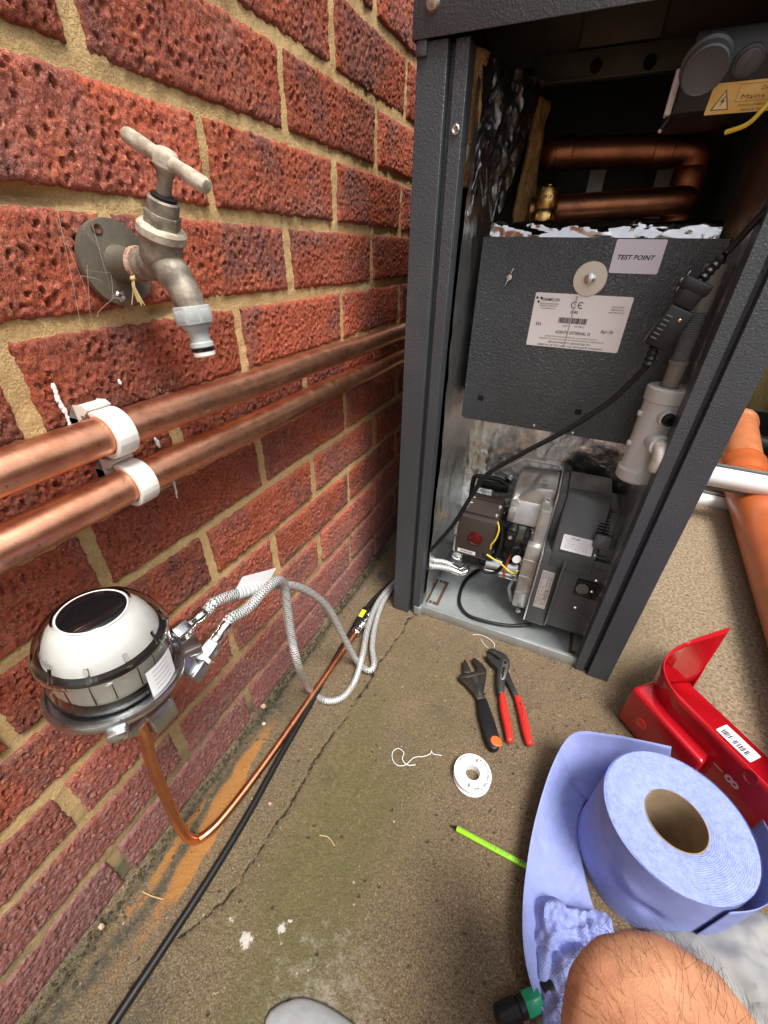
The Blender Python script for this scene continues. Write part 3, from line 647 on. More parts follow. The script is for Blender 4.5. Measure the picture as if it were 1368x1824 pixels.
lathe(bm, [(.0, -.014), (.007, -.0135), (.0115, -.009), (.0135, -.002), (.0140, .008), (.0138, .012)], c0, SP, 28)
tube(bm, spline([c0 - SP * .004, c0 + V((.0075, 0, -.011)), c0 + V((.0150, 0, -.0225)), c0 + V((.0182, 0, -.032)), c0 + V((.0188, 0, -.037))], 6), [.0118] * 9 + [.0108] * 8 + [.0102] * 8, 22); obj('body', bm, m_tap, tap)
bm = B(); lathe(bm, [(.0138, .0105), (.0158, .012), (.0158, .0165), (.0142, .0182), (.0105, .0186)], c0, SP, 28); obj('bonnet_flange', bm, m_taplime, tap)
bm = B(); hexa(bm, c0 + SP * .0178, c0 + SP * .0262, .0118); lathe(bm, [(.0098, .026), (.0098, .0335), (.0085, .0345), (.0078, .0345)], c0, SP, 28); obj('headgear_nut', bm, m_tap, tap)
bm = B(); lathe(bm, [(.0080, .0335), (.0080, .0362), (.0058, .0372), (.0046, .0372)], c0, SP, 24); obj('gland', bm, m_rub, tap)
bm = B(); lathe(bm, [(.0045, .036), (.0046, .046), (.0062, .050), (.0068, .0535)], c0, SP, 20); obj('spindle', bm, m_tap, tap)
hc = c0 + SP * .0555; hd = V((.0618, 0, -.0205)).normalized(); hd = (hd - SP * hd.dot(SP)).normalized()
bm = B(); tube(bm, [hc + hd * s for s in (-.0335, -.033, -.031, -.022, -.010, 0, .010, .022, .031, .033, .0335)], [.0022, .0038, .0047, .0048, .0043, .0052, .0043, .0048, .0047, .0038, .0022], 18)
lathe(bm, [(.0062, -.0045), (.0075, -.003), (.0075, .003), (.0060, .0052), (.004, .006), (0, .0062)], hc, SP, 24); obj('handle', bm, m_taplime, tap)
so0 = c0 + V((.0185, 0, -.034)); sd = V((.12, 0, -1)).normalized()
hcn = bm = B(); prof = []
u, w, n = frame(sd, X_)
prism(bm, [((.0138 if k % 2 == 0 else .0138) * math.cos(R_(22.5 + 45 * k)), .0138 * math.sin(R_(22.5 + 45 * k))) for k in range(8)], so0 - sd * .002, u, w, .0125, .0012)
for k in range(8):
    a = R_(45 * k); nn = u * math.cos(a) + w * math.sin(a); tn = n.cross(nn)
    for q in (-.0035, -.0021, -.0007, .0007, .0021, .0035): box(bm, so0 + sd * .0042 + nn * .0128 + tn * q, (.0006, .0007, .0075), rotm(nn, tn, n), .0002, 1)
hn = obj('hose_connector', bm, m_greyp, tap)
bm = B(); lathe(bm, [(.0105, .0105), (.0102, .0125), (.0082, .0145), (.0072, .019), (.0074, .0225), (.0086, .0235), (.0088, .0262), (.0078, .027)], so0, sd, 28); obj('spigot', bm, m_greyp, hn)
bm = B(); lathe(bm, [(.0076, .0268), (.0086, .0275), (.0086, .0292), (.0076, .0298)], so0, sd, 28); obj('seal_ring', bm, m_blkg, hn)
bm = B(); lathe(bm, [(.0076, .0296), (.0082, .0300), (.0080, .0325), (.0068, .0336), (.0052, .0336), (.0052, .02)], so0, sd, 28, cap=False); obj('tip', bm, m_nyl, hn)
def strands(name, label, cat, seeds, pts, n, r, mat):
    bm = B(); q = random.Random(seeds)
    for _ in range(n):
        a, b = q.choice(pts), q.choice(pts); mid = (a + b) / 2 + V((q.uniform(-1, 1), q.uniform(-1, 1), q.uniform(-1.5, .5))) * .006
        tube(bm, spline([a + V((q.uniform(-1, 1), q.uniform(-1, 1), q.uniform(-1, 1))) * .005, mid, b + V((q.uniform(-1, 1), q.uniform(-1, 1), q.uniform(-1, 1))) * .005], 4), r * q.uniform(.6, 1.3), 4)
    return obj(name, bm, mat, None, label, 'stuff', loc=pts[0])
strands('cobweb', 'dusty cobweb strands clinging round the tap wall plate', 'cobweb', 4, [V((.010, TY - .02, .655)), V((.008, TY - .028, .63)), V((.009, TY - .01, .615)), V((.004, TY - .035, .60)), V((.022, TY - .004, .64)), V((.004, TY - .03, .665))], 12, .00010, m_web)
tl = thing('twine_tuft', 'frayed tuft of straw coloured twine hanging from the tap inlet', 'twine', (.035, TY - .006, .62))
bm = B(); qq = random.Random(3)
for k in range(9):
    a = V((.034, TY - .010, .6285)); tube(bm, spline([a, a + V((.002 * qq.uniform(-1, 1), -.003, -.006)), a + V((.004 * qq.uniform(-1, 1), -.002 + .004 * qq.uniform(-1, 1), -.013 - .007 * qq.random()))], 5), .0004, 5)
ellipsoid(bm, (.034, TY - .012, .6265), (.002, .002, .0018), 8)
obj('fibres', bm, m_pale, tl)
# ---------------------------------------------------------------- oil filter bowl on the wall
fx = .060; fb_ = at(212, 1205, x=fx); FZ = fb_.z; FY = fb_.y; FO = V((fx, FY, FZ))
flt = thing('oil_filter', 'clear domed oil filter with white float and black disc on a cast metal bracket', 'oil filter', FO.to_tuple())
AX = V((.02, .055, 1)).normalized(); fu, fw, fn = frame(AX, X_)
def FP(r, a, h): return FO + (fu * math.cos(a) + fw * math.sin(a)) * r + fn * h
bm = B(); lathe(bm, [(.0, -.004), (.042, -.006), (.0500, -.004), (.0530, .001), (.0534, .006), (.0522, .0085), (.0500, .0085), (.0486, .004), (.040, .003), (.0, .003)], FO, AX, 64, cap=False)
for a, w_, l_ in ((R_(62), .016, .020), (R_(-38), .014, .012), (R_(205), .014, .008)):
    rd = fu * math.cos(a) + fw * math.sin(a); td = fn.cross(rd)
    box(bm, FO + rd * (.044 + l_ / 2) - fn * .002, (l_ + .008, w_, .010), rotm(rd, td, fn), .0018)
obj('bracket', bm, m_castz, flt)
def toZ(px, py, z): return at(px, py, z=z)
n1, n2 = at(322, 1126, x=.066), at(372, 1156, x=.088)
d1h = (at(345, 1107, x=.066) - n1).normalized(); d2h = (at(392, 1128, x=.088) - n2).normalized()
bm = B()
for nn, dd in ((n1, d1h), (n2, d2h)):
    tube(bm, [nn - dd * .020, nn - dd * .006], .0062, 16)
cm = (n1 - d1h * .022 + n2 - d2h * .022) / 2
box(bm, n1 - d1h * .021, (.014, .018, .016), rotm(*frame(d1h)).copy(), .002); box(bm, n2 - d2h * .020, (.015, .019, .018), rotm(*frame(d2h)), .002)
e1 = n1 - d1h * .024; e2 = n2 - d2h * .024; dd = (e2 - e1).normalized(); u_, v_, w_ = frame(dd)
box(bm, (e1 + e2) / 2, (.011, .011, (e2 - e1).length + .004), rotm(u_, v_, w_), .002)
box(bm, (e2 + FP(.047, R_(58), 0)) / 2, (.012, .012, max(.012, (e2 - FP(.047, R_(58), 0)).length)), rotm(*frame(e2 - FP(.047, R_(58), 0))), .002)
obj('port_block', bm, m_castz, flt)
bm = B(); lp = at(255, 1303, x=.058); box(bm, at(285, 1270, x=.062), (.014, .026, .028), rotm(X_, Y_, Z_), .002)
prism(bm, [(-.020, .006), (.014, .010), (.010, -.006), (-.002, -.012)], lp + V((.004, .004, .010)), Y_, Z_, -.012, .001); obj('lower_port', bm, m_castz, flt)
# clear shell
shell = [(.0448, .003), (.0450, .010), (.0446, .036), (.0452, .046), (.0462, .049), (.0468, .053), (.0462, .056), (.0448, .058), (.0440, .062), (.0415, .068), (.0375, .076), (.0315, .0825), (.0260, .0862), (.0252, .0866)]
shell = [(r + .0014, h) for r, h in shell]
inner = [(r - .0014, h) for r, h in shell][::-1]
bm = B(); lathe(bm, shell + inner, FO, AX, 64, cap=False)
for f in list(bm.faces): pass
bmesh.ops.recalc_face_normals(bm, faces=bm.faces); obj('clear_cover', bm, m_clear, flt)
for k in range(11):
    bm = B(); a = R_(20 + 360 / 11 * k); rd = fu * math.cos(a) + fw * math.sin(a); td = fn.cross(rd)
    prism(bm, [(.0450, .055), (.0474, .055), (.0464, .0585), (.0434, .068), (.0426, .0675)], FO + td * .0016, rd, fn, .0032, .0004); obj('cover_rib', bm, m_clear, flt)
bm = B(); lathe(bm, [(.0400, .0500), (.0458, .0505), (.0458, .0550), (.0400, .0555)], FO, AX, 64, cap=False); obj('upper_seal', bm, m_rub, flt)
bm = B(); lathe(bm, [(.030, .004), (.0436, .004), (.0436, .011), (.0405, .0155), (.030, .0158)], FO, AX, 64, cap=False); obj('lower_seal', bm, m_rub, flt)
bm = B(); lathe(bm, [(.0228, .0862), (.0240, .0846), (.0290, .0812), (.0340, .0748), (.0376, .067), (.0400, .060), (.0408, .056), (.0385, .055), (.038, .058), (.035, .067), (.027, .077), (.0215, .081)], FO, AX, 64, cap=False); obj('float_housing', bm, m_white, flt)
bm = B(); lathe(bm, [(.0425, .0495), (.0422, .0490), (.0412, .024), (.038, .0165), (.0, .0165)], FO, AX, 64, cap=False); obj('filter_cup', bm, M('filter_cup_white', (.66, .66, .60), .4, 0., (.58, .57, .50), 40), flt)
for k in range(5):
    a = R_(-75 + 22 * k + (3 if k % 2 else 0)); bm = B(); rd = fu * math.cos(a) + fw * math.sin(a); td = fn.cross(rd); box(bm, FO + rd * .0419 + fn * .034, (.0008, .0006, .022), rotm(rd, td, fn)); obj('graduation', bm, m_ink, flt)
bm = B(); lathe(bm, [(.0246, .0840), (.0249, .0854), (.0243, .0868), (.0235, .0866), (.0234, .0840)], FO, AX, 64, cap=False); obj('rim', bm, m_white, flt)
bm = B(); lathe(bm, [(.0236, .0862), (.0215, .0880), (.0135, .0893), (0, .0897)], FO, AX, 48, cap=False); obj('black_disc', bm, m_blkg, flt)
def on_cone(a0, r0, h0, r1, h1, dirn=1):
    L = math.hypot(r1 - r0, h1 - h0)
    def f(sx, sy):
        k = sy / L; r = r0 + (r1 - r0) * k; return FP(r + .0004, a0 + dirn * sx / r0, h0 + (h1 - h0) * k)
    return f
bm = B(); text(bm, 'Westerholm', .0085, None, None, None, 0, .006, None, 'C', on_cone(R_(-112), .0400, .0622, .0362, .0712)); obj('embossed_name', bm, M('embossed_grey', (.36, .36, .36), .4), flt)
bm = B()
sheet(bm, lambda i, j: FP(.0478, R_(-4 + 34 * i), .006 + .033 * j), 8, 1)
for k in range(5): sheet(bm, lambda i, j, k=k: FP(.0480, R_(2 + 20 * i), .012 + .0055 * k + .0006 * j), 6, 1, 1)
obj('label', bm, [m_labw, m_inkg], flt)
for o in flt.children:
    if o.name.split('.')[0] in ('port_block', 'lower_port'): continue
    for v in o.data.vertices:
        h = v.co.dot(fn); r = v.co - fn * h; v.co = r * .95 + fn * h * .855
# ---------------------------------------------------------------- thin copper oil pipe, cables, hoses on the ground
r10 = .0056
bend = at(352, 1492, z=r10 + .001)
pts = [lp + V((0, 0, .012)), lp + V((.0, .0, -.004)), at(272, 1365, x=.0525), at(300, 1430, x=.0475), at(318, 1470, x=.0455), at(334, 1491, x=.046) , at(350, 1495, z=.0085), at(372, 1482, z=.0075), at(405, 1447, z=.007), at(470, 1362, z=.007), at(545, 1255, z=.007), at(605, 1168, z=.009), at(636, 1124, z=.012)]
op = thing('oil_pipe', 'thin copper oil pipe bent from the filter bowl along the ground', 'pipe', at(352, 1492, z=0).to_tuple())
bm = B(); tube(bm, spline(pts, 8), r10, 16); obj('pipe', bm, m_cop2, op)
ve = pts[-1]; vd = (at(662, 1092, z=.014) - ve).normalized()
bm = B(); hexa(bm, ve - vd * .006, ve + vd * .006, .0098); tube(bm, [ve + vd * .004, ve + vd * .010], .0075, 14); hexa(bm, ve + vd * .008, ve + vd * .013, .0090); obj('compression_nut', bm, m_chrome, op)
vl = thing('isolating_valve', 'small chrome isolating valve with a black lever tipped in yellow', 'valve', (ve + vd * .02).to_tuple())
bm = B(); tube(bm, [ve + vd * s for s in (.012, .016, .022, .028, .034, .040, .046)], [.0068, .0085, .0098, .0100, .0098, .0080, .0072], 16); hexa(bm, ve + vd * .040, ve + vd * .050, .0095); tube(bm, [ve + vd * .02 + Z_ * .006, ve + vd * .02 + Z_ * .018], .0042, 12); obj('body', bm, m_chrome, vl)
lv0, lv1 = at(637, 1108, z=.032), at(652, 1084, z=.034); ld = (lv1 - lv0).normalized(); lu = Z_.cross(ld).normalized()
bm = B(); box(bm, (lv0 + lv1) / 2 - ld * .004, (.013, (lv1 - lv0).length + .012, .006), rotm(lu, ld, Z_), .0015); obj('lever', bm, m_blk, vl)
bm = B(); box(bm, (lv0 + lv1) / 2 + ld * .002 + Z_ * .0028, (.009, .019, .003), rotm(lu, ld, Z_), .001); obj('yellow_grip', bm, m_yel, vl)
cab = thing('black_cable', 'long black cable running along the concrete beside the copper oil pipe', 'cable', at(380, 1560, z=0).to_tuple())
bm = B(); tube(bm, spline([at(150, 1905, z=.006), at(205, 1818, z=.006), at(290, 1690, z=.006), at(372, 1565, z=.006), at(440, 1453, z=.0055), at(500, 1345, z=.0055), at(548, 1262, z=.0055), at(592, 1183, z=.006), at(630, 1118, z=.007), at(662, 1072, z=.013), at(690, 1045, z=.014), at(712, 1026, z=.012), at(735, 1008, z=.010)], 8), .0048, 14); obj('sheath', bm, m_rub, cab)
cb2 = thing('black_lead', 'second black lead curving from the valve to the boiler post', 'cable', at(690, 1055, z=0).to_tuple())
bm = B(); tube(bm, spline([at(655, 1098, z=.018), at(668, 1077, z=.018), at(688, 1053, z=.014), at(710, 1037, z=.012), at(738, 1020, z=.010)], 8), .0042, 12); obj('sheath', bm, m_rub, cb2)
def hose(label, pts, n0, d0, with_tag=False):
    t = thing('braided_hose', label, 'hose', n0.to_tuple(), 'flexible braided hoses from the filter to the burner')
    P = spline([n0 + d0 * .024, n0 + d0 * .034] + pts, 14)
    bm = B(); tube(bm, P, .0056, 16, uv=True); obj('braid', bm, m_braid, t)
    bm = B(); tube(bm, [n0 + d0 * s for s in (.006, .0075, .013, .014, .019, .020, .027, .029)], [.0060, .0066, .0066, .0060, .0060, .0066, .0066, .0058], 18); obj('ferrule', bm, m_chrome, t)
    bm = B(); hexa(bm, n0 - d0 * .008, n0 + d0 * .0075, .0106, 0, .001); lathe(bm, [(.0088, 0), (.0088, .002), (.006, .003)], n0 - d0 * .0105, d0, 20); obj('nut', bm, m_steel, t)
    return t, P
h1p = [at(385, 1072, x=.068), at(430, 1055, x=.070), at(490, 1042, x=.072), at(540, 1049, x=.078), at(583, 1082, x=.085), at(612, 1135, x=.095), at(636, 1178, z=.016), at(656, 1194, z=.010), at(666, 1184, z=.012), at(663, 1150, z=.012), at(669, 1110, z=.012), at(683, 1071, z=.014), at(707, 1035, z=.014), at(735, 1010, z=.016)]
h2p = [at(440, 1085, x=.090), at(473, 1050, x=.090), at(494, 1034, x=.088), at(506, 1044, x=.084), at(512, 1085, x=.085), at(520, 1140, x=.090), at(533, 1190, x=.098), at(551, 1228, z=.012), at(580, 1248, z=.007), at(610, 1242, z=.007), at(632, 1213, z=.008), at(645, 1170, z=.024), at(655, 1120, z=.024), at(672, 1075, z=.022), at(700, 1040, z=.018), at(730, 1012, z=.016)]
ho1, P1 = hose('braided steel hose leaving the rear nut of the filter, with a white barcode tag', h1p, n1, d1h)
ho2, P2 = hose('braided steel hose looping up from the front filter nut down to the concrete', h2p, n2, d2h)
# paper tag folded round the first hose
ta, tb = at(418, 1059, x=.070), at(478, 1044, x=.072); tdv = (tb - ta).normalized(); tu, tv, tn = frame(tdv, Z_)
bm = B(); tube(bm, [ta, tb], .0068, 20, cap=False)
for k in range(26):
    s = ta + tdv * ((tb - ta).length * (k + .4 * ((k * 7) % 5) / 5) / 26.5); tube(bm, [s, s + tdv * (.0004 + .0004 * ((k * 13) % 3))], .00695, 20, 1, False)
w_ = (tb - ta).length
fl = [ta + tu * .0065, tb + tu * .0065, tb + tu * .022 + tdv * .008, ta + tu * .019 + tdv * .006]; bm.faces.new([bm.verts.new(q) for q in fl])
vdir = (V((CP - ta))).normalized()
for k, s in enumerate(('Diesel Oil Gas Pipe', 'No Mechanical Strain')): text(bm, s, .0034, ta + tdv * (w_ * .52 + .004) + tu * (.0155 - .0048 * k) - tv * .0004, tdv, tu, 1, .0, w_ * .66)
obj('barcode_tag', bm, [m_labw, m_inkg], ho1); 
bm = B(); qq = random.Random(9); cN = n2 - d2h * .010
lathe(bm, [(.0068, -.003), (.0088, -.002), (.0092, .001), (.0085, .004), (.0068, .005)], cN, d2h, 20)
for k in range(9):
    a = cN - Z_ * .006 + V((qq.uniform(-1, 1) * .005, qq.uniform(-1, 1) * .006, 0)); tube(bm, spline([a, a + V((.002, .002, -.004)), a + V((qq.uniform(-.5, 1) * .006, qq.uniform(0, 1) * .007, -.006 - .004 * qq.random()))], 4), .0005, 5)
obj('thread_tape_wrap', bm, m_ptfe, ho2)
# ---------------------------------------------------------------- tools and bits on the concrete
dp = at(681, 1026, z=.001); bm = B(); lathe(bm, [(.0, .0), (.0118, .0), (.0126, .0008), (.0124, .0022), (.0110, .0028), (0, .0028)], dp, Z_, 36)
tag(obj('black_disc', bm, m_dg, None, loc=dp), 'flat round black disc lying on the ground by the wall', 'disc')
def plan(px): return [at(a, b, z=.0) for a, b in px]
def gpoly(bm, px, z0, h, bev=.0008, mi=0, zref=None):
    """outline read off the photo at height zref, extruded from z0 by h"""
    zr = z0 + h if zref is None else zref
    P = [at(a, b, z=zr) for a, b in px]
    A = sum((P[i].x * P[(i + 1) % len(P)].y - P[(i + 1) % len(P)].x * P[i].y) for i in range(len(P)))
    if A < 0: P = P[::-1]
    return prism(bm, [(q.x, q.y) for q in P], V((0, 0, z0)), X_, Y_, h, bev, mi)
def zm(ox, oy, s, pts): return [(ox + a / s, oy + b / s) for a, b in pts]
# adjustable wrench (outline from a 6.84x view, origin 780,1100)
wr = thing('adjustable_wrench', 'dark adjustable wrench with black grip and orange end button lying on concrete', 'wrench', at(855, 1255, z=0).to_tuple())
w6 = lambda p: zm(780, 1100, 6.84, p)
bm = B(); gpoly(bm, w6([(285, 685), (400, 660), (470, 645), (478, 615), (418, 505), (428, 478), (470, 500), (545, 560), (597, 630), (590, 730), (560, 900), (590, 985), (480, 1000), (440, 920), (330, 805), (250, 735), (262, 700)]), .003, .009, .0022); obj('head', bm, m_tool, wr)
bm = B(); gpoly(bm, w6([(312, 672), (304, 590), (318, 505), (336, 510), (372, 570), (408, 652), (400, 668)]), .003, .0095, .002); gpoly(bm, w6([(262, 690), (450, 652), (590, 640), (594, 672), (480, 700), (400, 720), (262, 740)]), .0115, .0022, .001); obj('movable_jaw', bm, m_tool, wr)
wa, wb = at(*w6([(448, 715)])[0], z=.013), at(*w6([(475, 775)])[0], z=.013)
bm = B(); wd = (wb - wa).normalized(); wl = (wb - wa).length
for k in range(6): lathe(bm, [(.0032, 0), (.0044, .0005), (.0044, .001), (.0032, .0015)], wa + wd * (wl * k / 6) - Z_ * .003, wd, 14)
obj('worm_screw', bm, m_toolg, wr)
bm = B(); gpoly(bm, w6([(455, 815), (500, 795), (545, 900), (545, 930), (510, 945), (490, 930)]), .0115, .0010, .0004); obj('scale_slot', bm, m_gun, wr)
bm = B(); gpoly(bm, w6([(482, 985), (592, 968), (640, 1100), (700, 1260), (752, 1440), (770, 1540), (740, 1590), (690, 1605), (645, 1585), (610, 1540), (560, 1400), (500, 1150)]), .0015, .0135, .004, seg=3) if False else gpoly(bm, w6([(482, 985), (592, 968), (640, 1100), (700, 1260), (752, 1440), (770, 1540), (740, 1590), (690, 1605), (645, 1585), (610, 1540), (560, 1400), (500, 1150)]), .0015, .0135, .004); obj('grip', bm, m_rub, wr)
ec = at(*w6([(708, 1505)])[0], z=.015); bm = B(); lathe(bm, [(.0086, -.001), (.0080, .0006), (.0066, .0010), (.006, .0004), (0, .0004)], ec, Z_, 28, sx=1, sy=.95); obj('orange_button', bm, m_orange, wr)
bm = B(); gpoly(bm, w6([(610, 1545), (768, 1520), (778, 1560), (745, 1605), (690, 1622), (640, 1600)]), .0008, .005, .001, zref=.004); obj('orange_end', bm, m_orange, wr)
# water pump pliers
pl = thing('water_pump_pliers', 'water pump pliers with red dipped handles lying beside the wrench', 'pliers', at(905, 1240, z=0).to_tuple())
bm = B(); gpoly(bm, w6([(612, 378), (660, 368), (760, 405), (830, 445), (878, 520), (880, 580), (850, 660), (830, 640), (790, 520), (735, 478), (690, 440), (615, 405)]), .004, .009, .0018)
gpoly(bm, w6([(828, 640), (868, 660), (905, 760), (998, 968), (935, 985), (880, 860), (825, 760)]), .003, .007, .002); obj('upper_jaw_and_arm', bm, m_gun, pl)
bm = B(); gpoly(bm, w6([(592, 420), (640, 440), (690, 480), (740, 510), (790, 500), (850, 520), (868, 600), (830, 745), (820, 800), (808, 915), (740, 925), (715, 760), (728, 610), (640, 530), (590, 460)]), .006, .010, .0022); obj('lower_jaw_and_arm', bm, m_gun, pl)
bm = B(); gpoly(bm, w6([(800, 500), (850, 520), (862, 590), (825, 740), (790, 758), (755, 745), (752, 690), (775, 580)]), .0158, .0014, .0006); obj('pivot_plate', bm, m_toolg, pl)
bm = B(); gpoly(bm, w6([(808, 530), (842, 528), (838, 562), (806, 566)]), .0172, .0003, .0); gpoly(bm, w6([(785, 605), (822, 600), (826, 625), (808, 640), (820, 655), (800, 665), (808, 690), (795, 735), (780, 735), (785, 690), (770, 680), (785, 640)]), .0172, .0003, .0); obj('adjusting_slot', bm, m_ink, pl)
def grip(px, zc, r, txt=None):
    P = spline([at(*q, z=zc) for q in px], 8); n = len(P); rr = [r * (.86 + .22 * math.sin(math.pi * min(1, i / n * 1.1)) + .06 * (i / n)) for i in range(n)]; rr[-1] *= .35; rr[-2] *= .7; rr[-3] *= .88; rr[0] *= .97
    bm = B(); tube(bm, P, rr, 18, flat=None); o = obj('red_handle', bm, m_redp, pl)
    if txt:
        bm = B(); i0 = int(n * .18); a, b = P[i0], P[int(n * .62)]; u = (b - a).normalized(); v = Z_.cross(u)
        text(bm, txt, .0052, (a + b) / 2 + Z_ * (r * 1.07) - v * .002, u, v, 0, .01, (b - a).length); obj('handle_print', bm, m_ink, o)
grip(w6([(778, 910), (790, 1020), (812, 1160), (845, 1310), (866, 1430), (875, 1528)]), .009, .0062)
grip(w6([(966, 968), (1000, 1080), (1040, 1220), (1075, 1380), (1105, 1490), (1125, 1562)]), .008, .0062, 'KNIPEX')
# thread seal tape reel
pc = at(838, 1395, z=0); pr = V((pc.x, pc.y, 0)); reel = thing('seal_tape_reel', 'small white reel of thread seal tape lying on the concrete', 'tape reel', pr.to_tuple())
pr = at(842, 1376, z=.0135); pr.z = 0; reel.location = pr; PR = .0268; HR = .0105
for h0 in (.0, .012):
    bm = B(); lathe(bm, [(HR, h0), (PR - .0005, h0), (PR, h0 + .0005), (PR, h0 + .0012), (PR - .0005, h0 + .0016), (HR, h0 + .0016)], pr, Z_, 56, cap=False)
    if h0: pass
    obj('flange', bm, m_ptfe, reel)
bm = B(); lathe(bm, [(HR, .0), (HR, .0136)], pr, Z_, 40, cap=False); lathe(bm, [(PR - .003, .0014), (PR - .003, .0124)], pr, Z_, 48, cap=False); obj('wound_tape', bm, m_ptfe, reel)
def arc(a0, r, sgn):
    def f(sx, sy):
        a = a0 - sx / r * 1.0 * sgn; rr = r + sy * sgn; return pr + V((math.cos(a) * rr, math.sin(a) * rr, .01385))
    return f
bm = B(); text(bm, 'PTFE Thread Seal Tape', .0052, None, None, None, 0, .014, .052, 'C', arc(R_(2), .0205, 1))
text(bm, 'BS EN 751-3 (EN 2) ECONOMY GRADE', .0036, None, None, None, 0, .008, .042, 'C', arc(R_(178), .0222, 1)); text(bm, '12mm x 12m x 0.075mm', .0026, None, None, None, 0, .004, .03, 'C', arc(R_(178), .0178, 1)); text(bm, 'Non toxic, non flammable sealing', .0019, None, None, None, 0, 0, .028, 'C', arc(R_(2), .0172, 1))
for a in (R_(85), R_(268)):
    c = pr + V((math.cos(a), math.sin(a), 0)) * .019 + Z_ * .01385; u = V((math.cos(a), math.sin(a), 0)); rect(bm, c, u, Z_.cross(u), .0060, .0030, 1); 
obj('reel_print', bm, [m_ink, m_inkg], reel)
def thread(label, pts, r=.00045):
    bm = B(); P = [at(a, b, z=h) for a, b, h in pts]; tube(bm, spline(P, 7), r, 6); return tag(obj('white_thread', bm, m_ptfe, None, loc=(P[0].x, P[0].y, 0)), label, 'thread', 'scraps of white thread tape')
t7 = lambda p: [(640 + a / 2.974, 1100 + b / 2.974, h) for a, b, h in p]
thread('curled scrap of white thread lying left of the tape reel', t7([(298, 780, .001), (262, 782, .002), (240, 770, .004), (228, 745, .006), (236, 715, .008), (205, 693, .006), (176, 715, .003), (178, 755, .002), (205, 783, .002), (245, 780, .001), (290, 742, .003), (340, 736, .004), (375, 722, .004), (382, 706, .005), (392, 722, .003), (438, 731, .001)]), .0005)
thread('loop of white thread by the jaws of the pliers', t7([(600, 92, .001), (640, 92, .003), (680, 108, .005), (712, 135, .005), (714, 158, .003)]), .0005)
thread('short white thread end beside the plier jaws', t7([(644, 116, .004), (662, 142, .003), (684, 162, .001)]), .0004)
gp0, gp1 = at(813, 1476, z=.0035), at(945, 1547, z=.0035); gd = (gp1 - gp0).normalized(); gp1 = gp0 + gd * .122
pen = thing('green_pencil', 'bright lime green pencil on the concrete partly under the blue paper', 'pencil', gp0.to_tuple())
bm = B(); hexa(bm, gp0, gp1, .0036, 0, .0004); obj('barrel', bm, m_lime, pen)
bm = B(); lathe(bm, [(.0032, 0), (.0024, -.002), (.0011, -.0045), (.0005, -.0085), (0, -.009)], gp0, gd, 12); obj('tip', bm, m_blk, pen)
bm = B(); qq = random.Random(2); lv = Z_.cross(gd)
for k in range(17):
    if k in (6, 11): continue
    rect(bm, gp0 + gd * (.036 + .0031 * k) + Z_ * .00345 - lv * .0002, gd, lv, .0017, qq.choice((.0014, .0020, .0024)), 0)
obj('lettering', bm, m_inkp, pen)
def pebble(label, px, py, r, z, mat):
    c = at(px, py, z=z * .5); bm = B(); qq = random.Random(px); ellipsoid(bm, c, (r, r * .8, z * .6), 10)
    for v in bm.verts: v.co += V((qq.uniform(-1, 1), qq.uniform(-1, 1), qq.uniform(-1, 1))) * r * .16
    tag(obj('pebble', bm, mat, None, loc=(c.x, c.y, 0)), label, 'pebble', 'small stones at the foot of the wall')
pebble('tan stone chip at the foot of the wall right of the filter', 469, 1258, .0048, .007, m_peb); pebble('pale pinkish stone chip on the ground below the tan one', 470, 1289, .0034, .004, M('pink_stone', (.55, .42, .37), .8)); pebble('small tan crumb beside the black cable bend', 481, 1431, .0026, .003, m_peb); pebble('brown pebble wedged at the foot of the wall near the cable', 181, 1650, .0036, .006, m_peb)
bm = B(); qq = random.Random(31)
for k in range(620):
    yy = qq.uniform(-.12, .78); xx = abs(qq.gauss(.006, .0075)) + .001; rr = qq.uniform(.0006, .0022) * (1.5 if qq.random() < .12 else 1)
    t_ = bmesh.new(); bmesh.ops.create_icosphere(t_, subdivisions=1, radius=rr)
    for v in t_.verts: v.co = V((v.co.x * qq.uniform(.6, 1.3) + xx, v.co.y * qq.uniform(.6, 1.4) + yy, v.co.z * qq.uniform(.5, 1.) - .001 + rr * .3))
    for f in t_.faces: f.material_index = k % 7 // 5
    vs = {v: bm.verts.new(v.co) for v in t_.verts}
    for f in t_.faces: bm.faces.new([vs[v] for v in f.verts]).material_index = 1 if k % 7 > 4 else 0
    t_.free()
o = obj('soil_crumbs', bm, [M('dark_soil', (.045, .034, .022), .95), M('moss_green', (.075, .080, .022), .95)], None, kind='stuff'); o['label'] = 'dark soil crumbs and bits of moss along the foot of the wall'
def straw(label, px):
    bm = B(); P = [at(a, b, z=.0015) for a, b in px]; tube(bm, spline(P, 6), .0006, 6); tag(obj('dry_straw', bm, m_pale, None, loc=(P[0].x, P[0].y, 0)), label, 'straw', 'dry straws on the concrete')
straw('bent dry straw lying on the concrete in the middle', [(569, 1488), (582, 1490), (590, 1497), (596, 1507)]); straw('dry straw near the orange stain by the cable', [(254, 1588), (270, 1596), (291, 1602)])
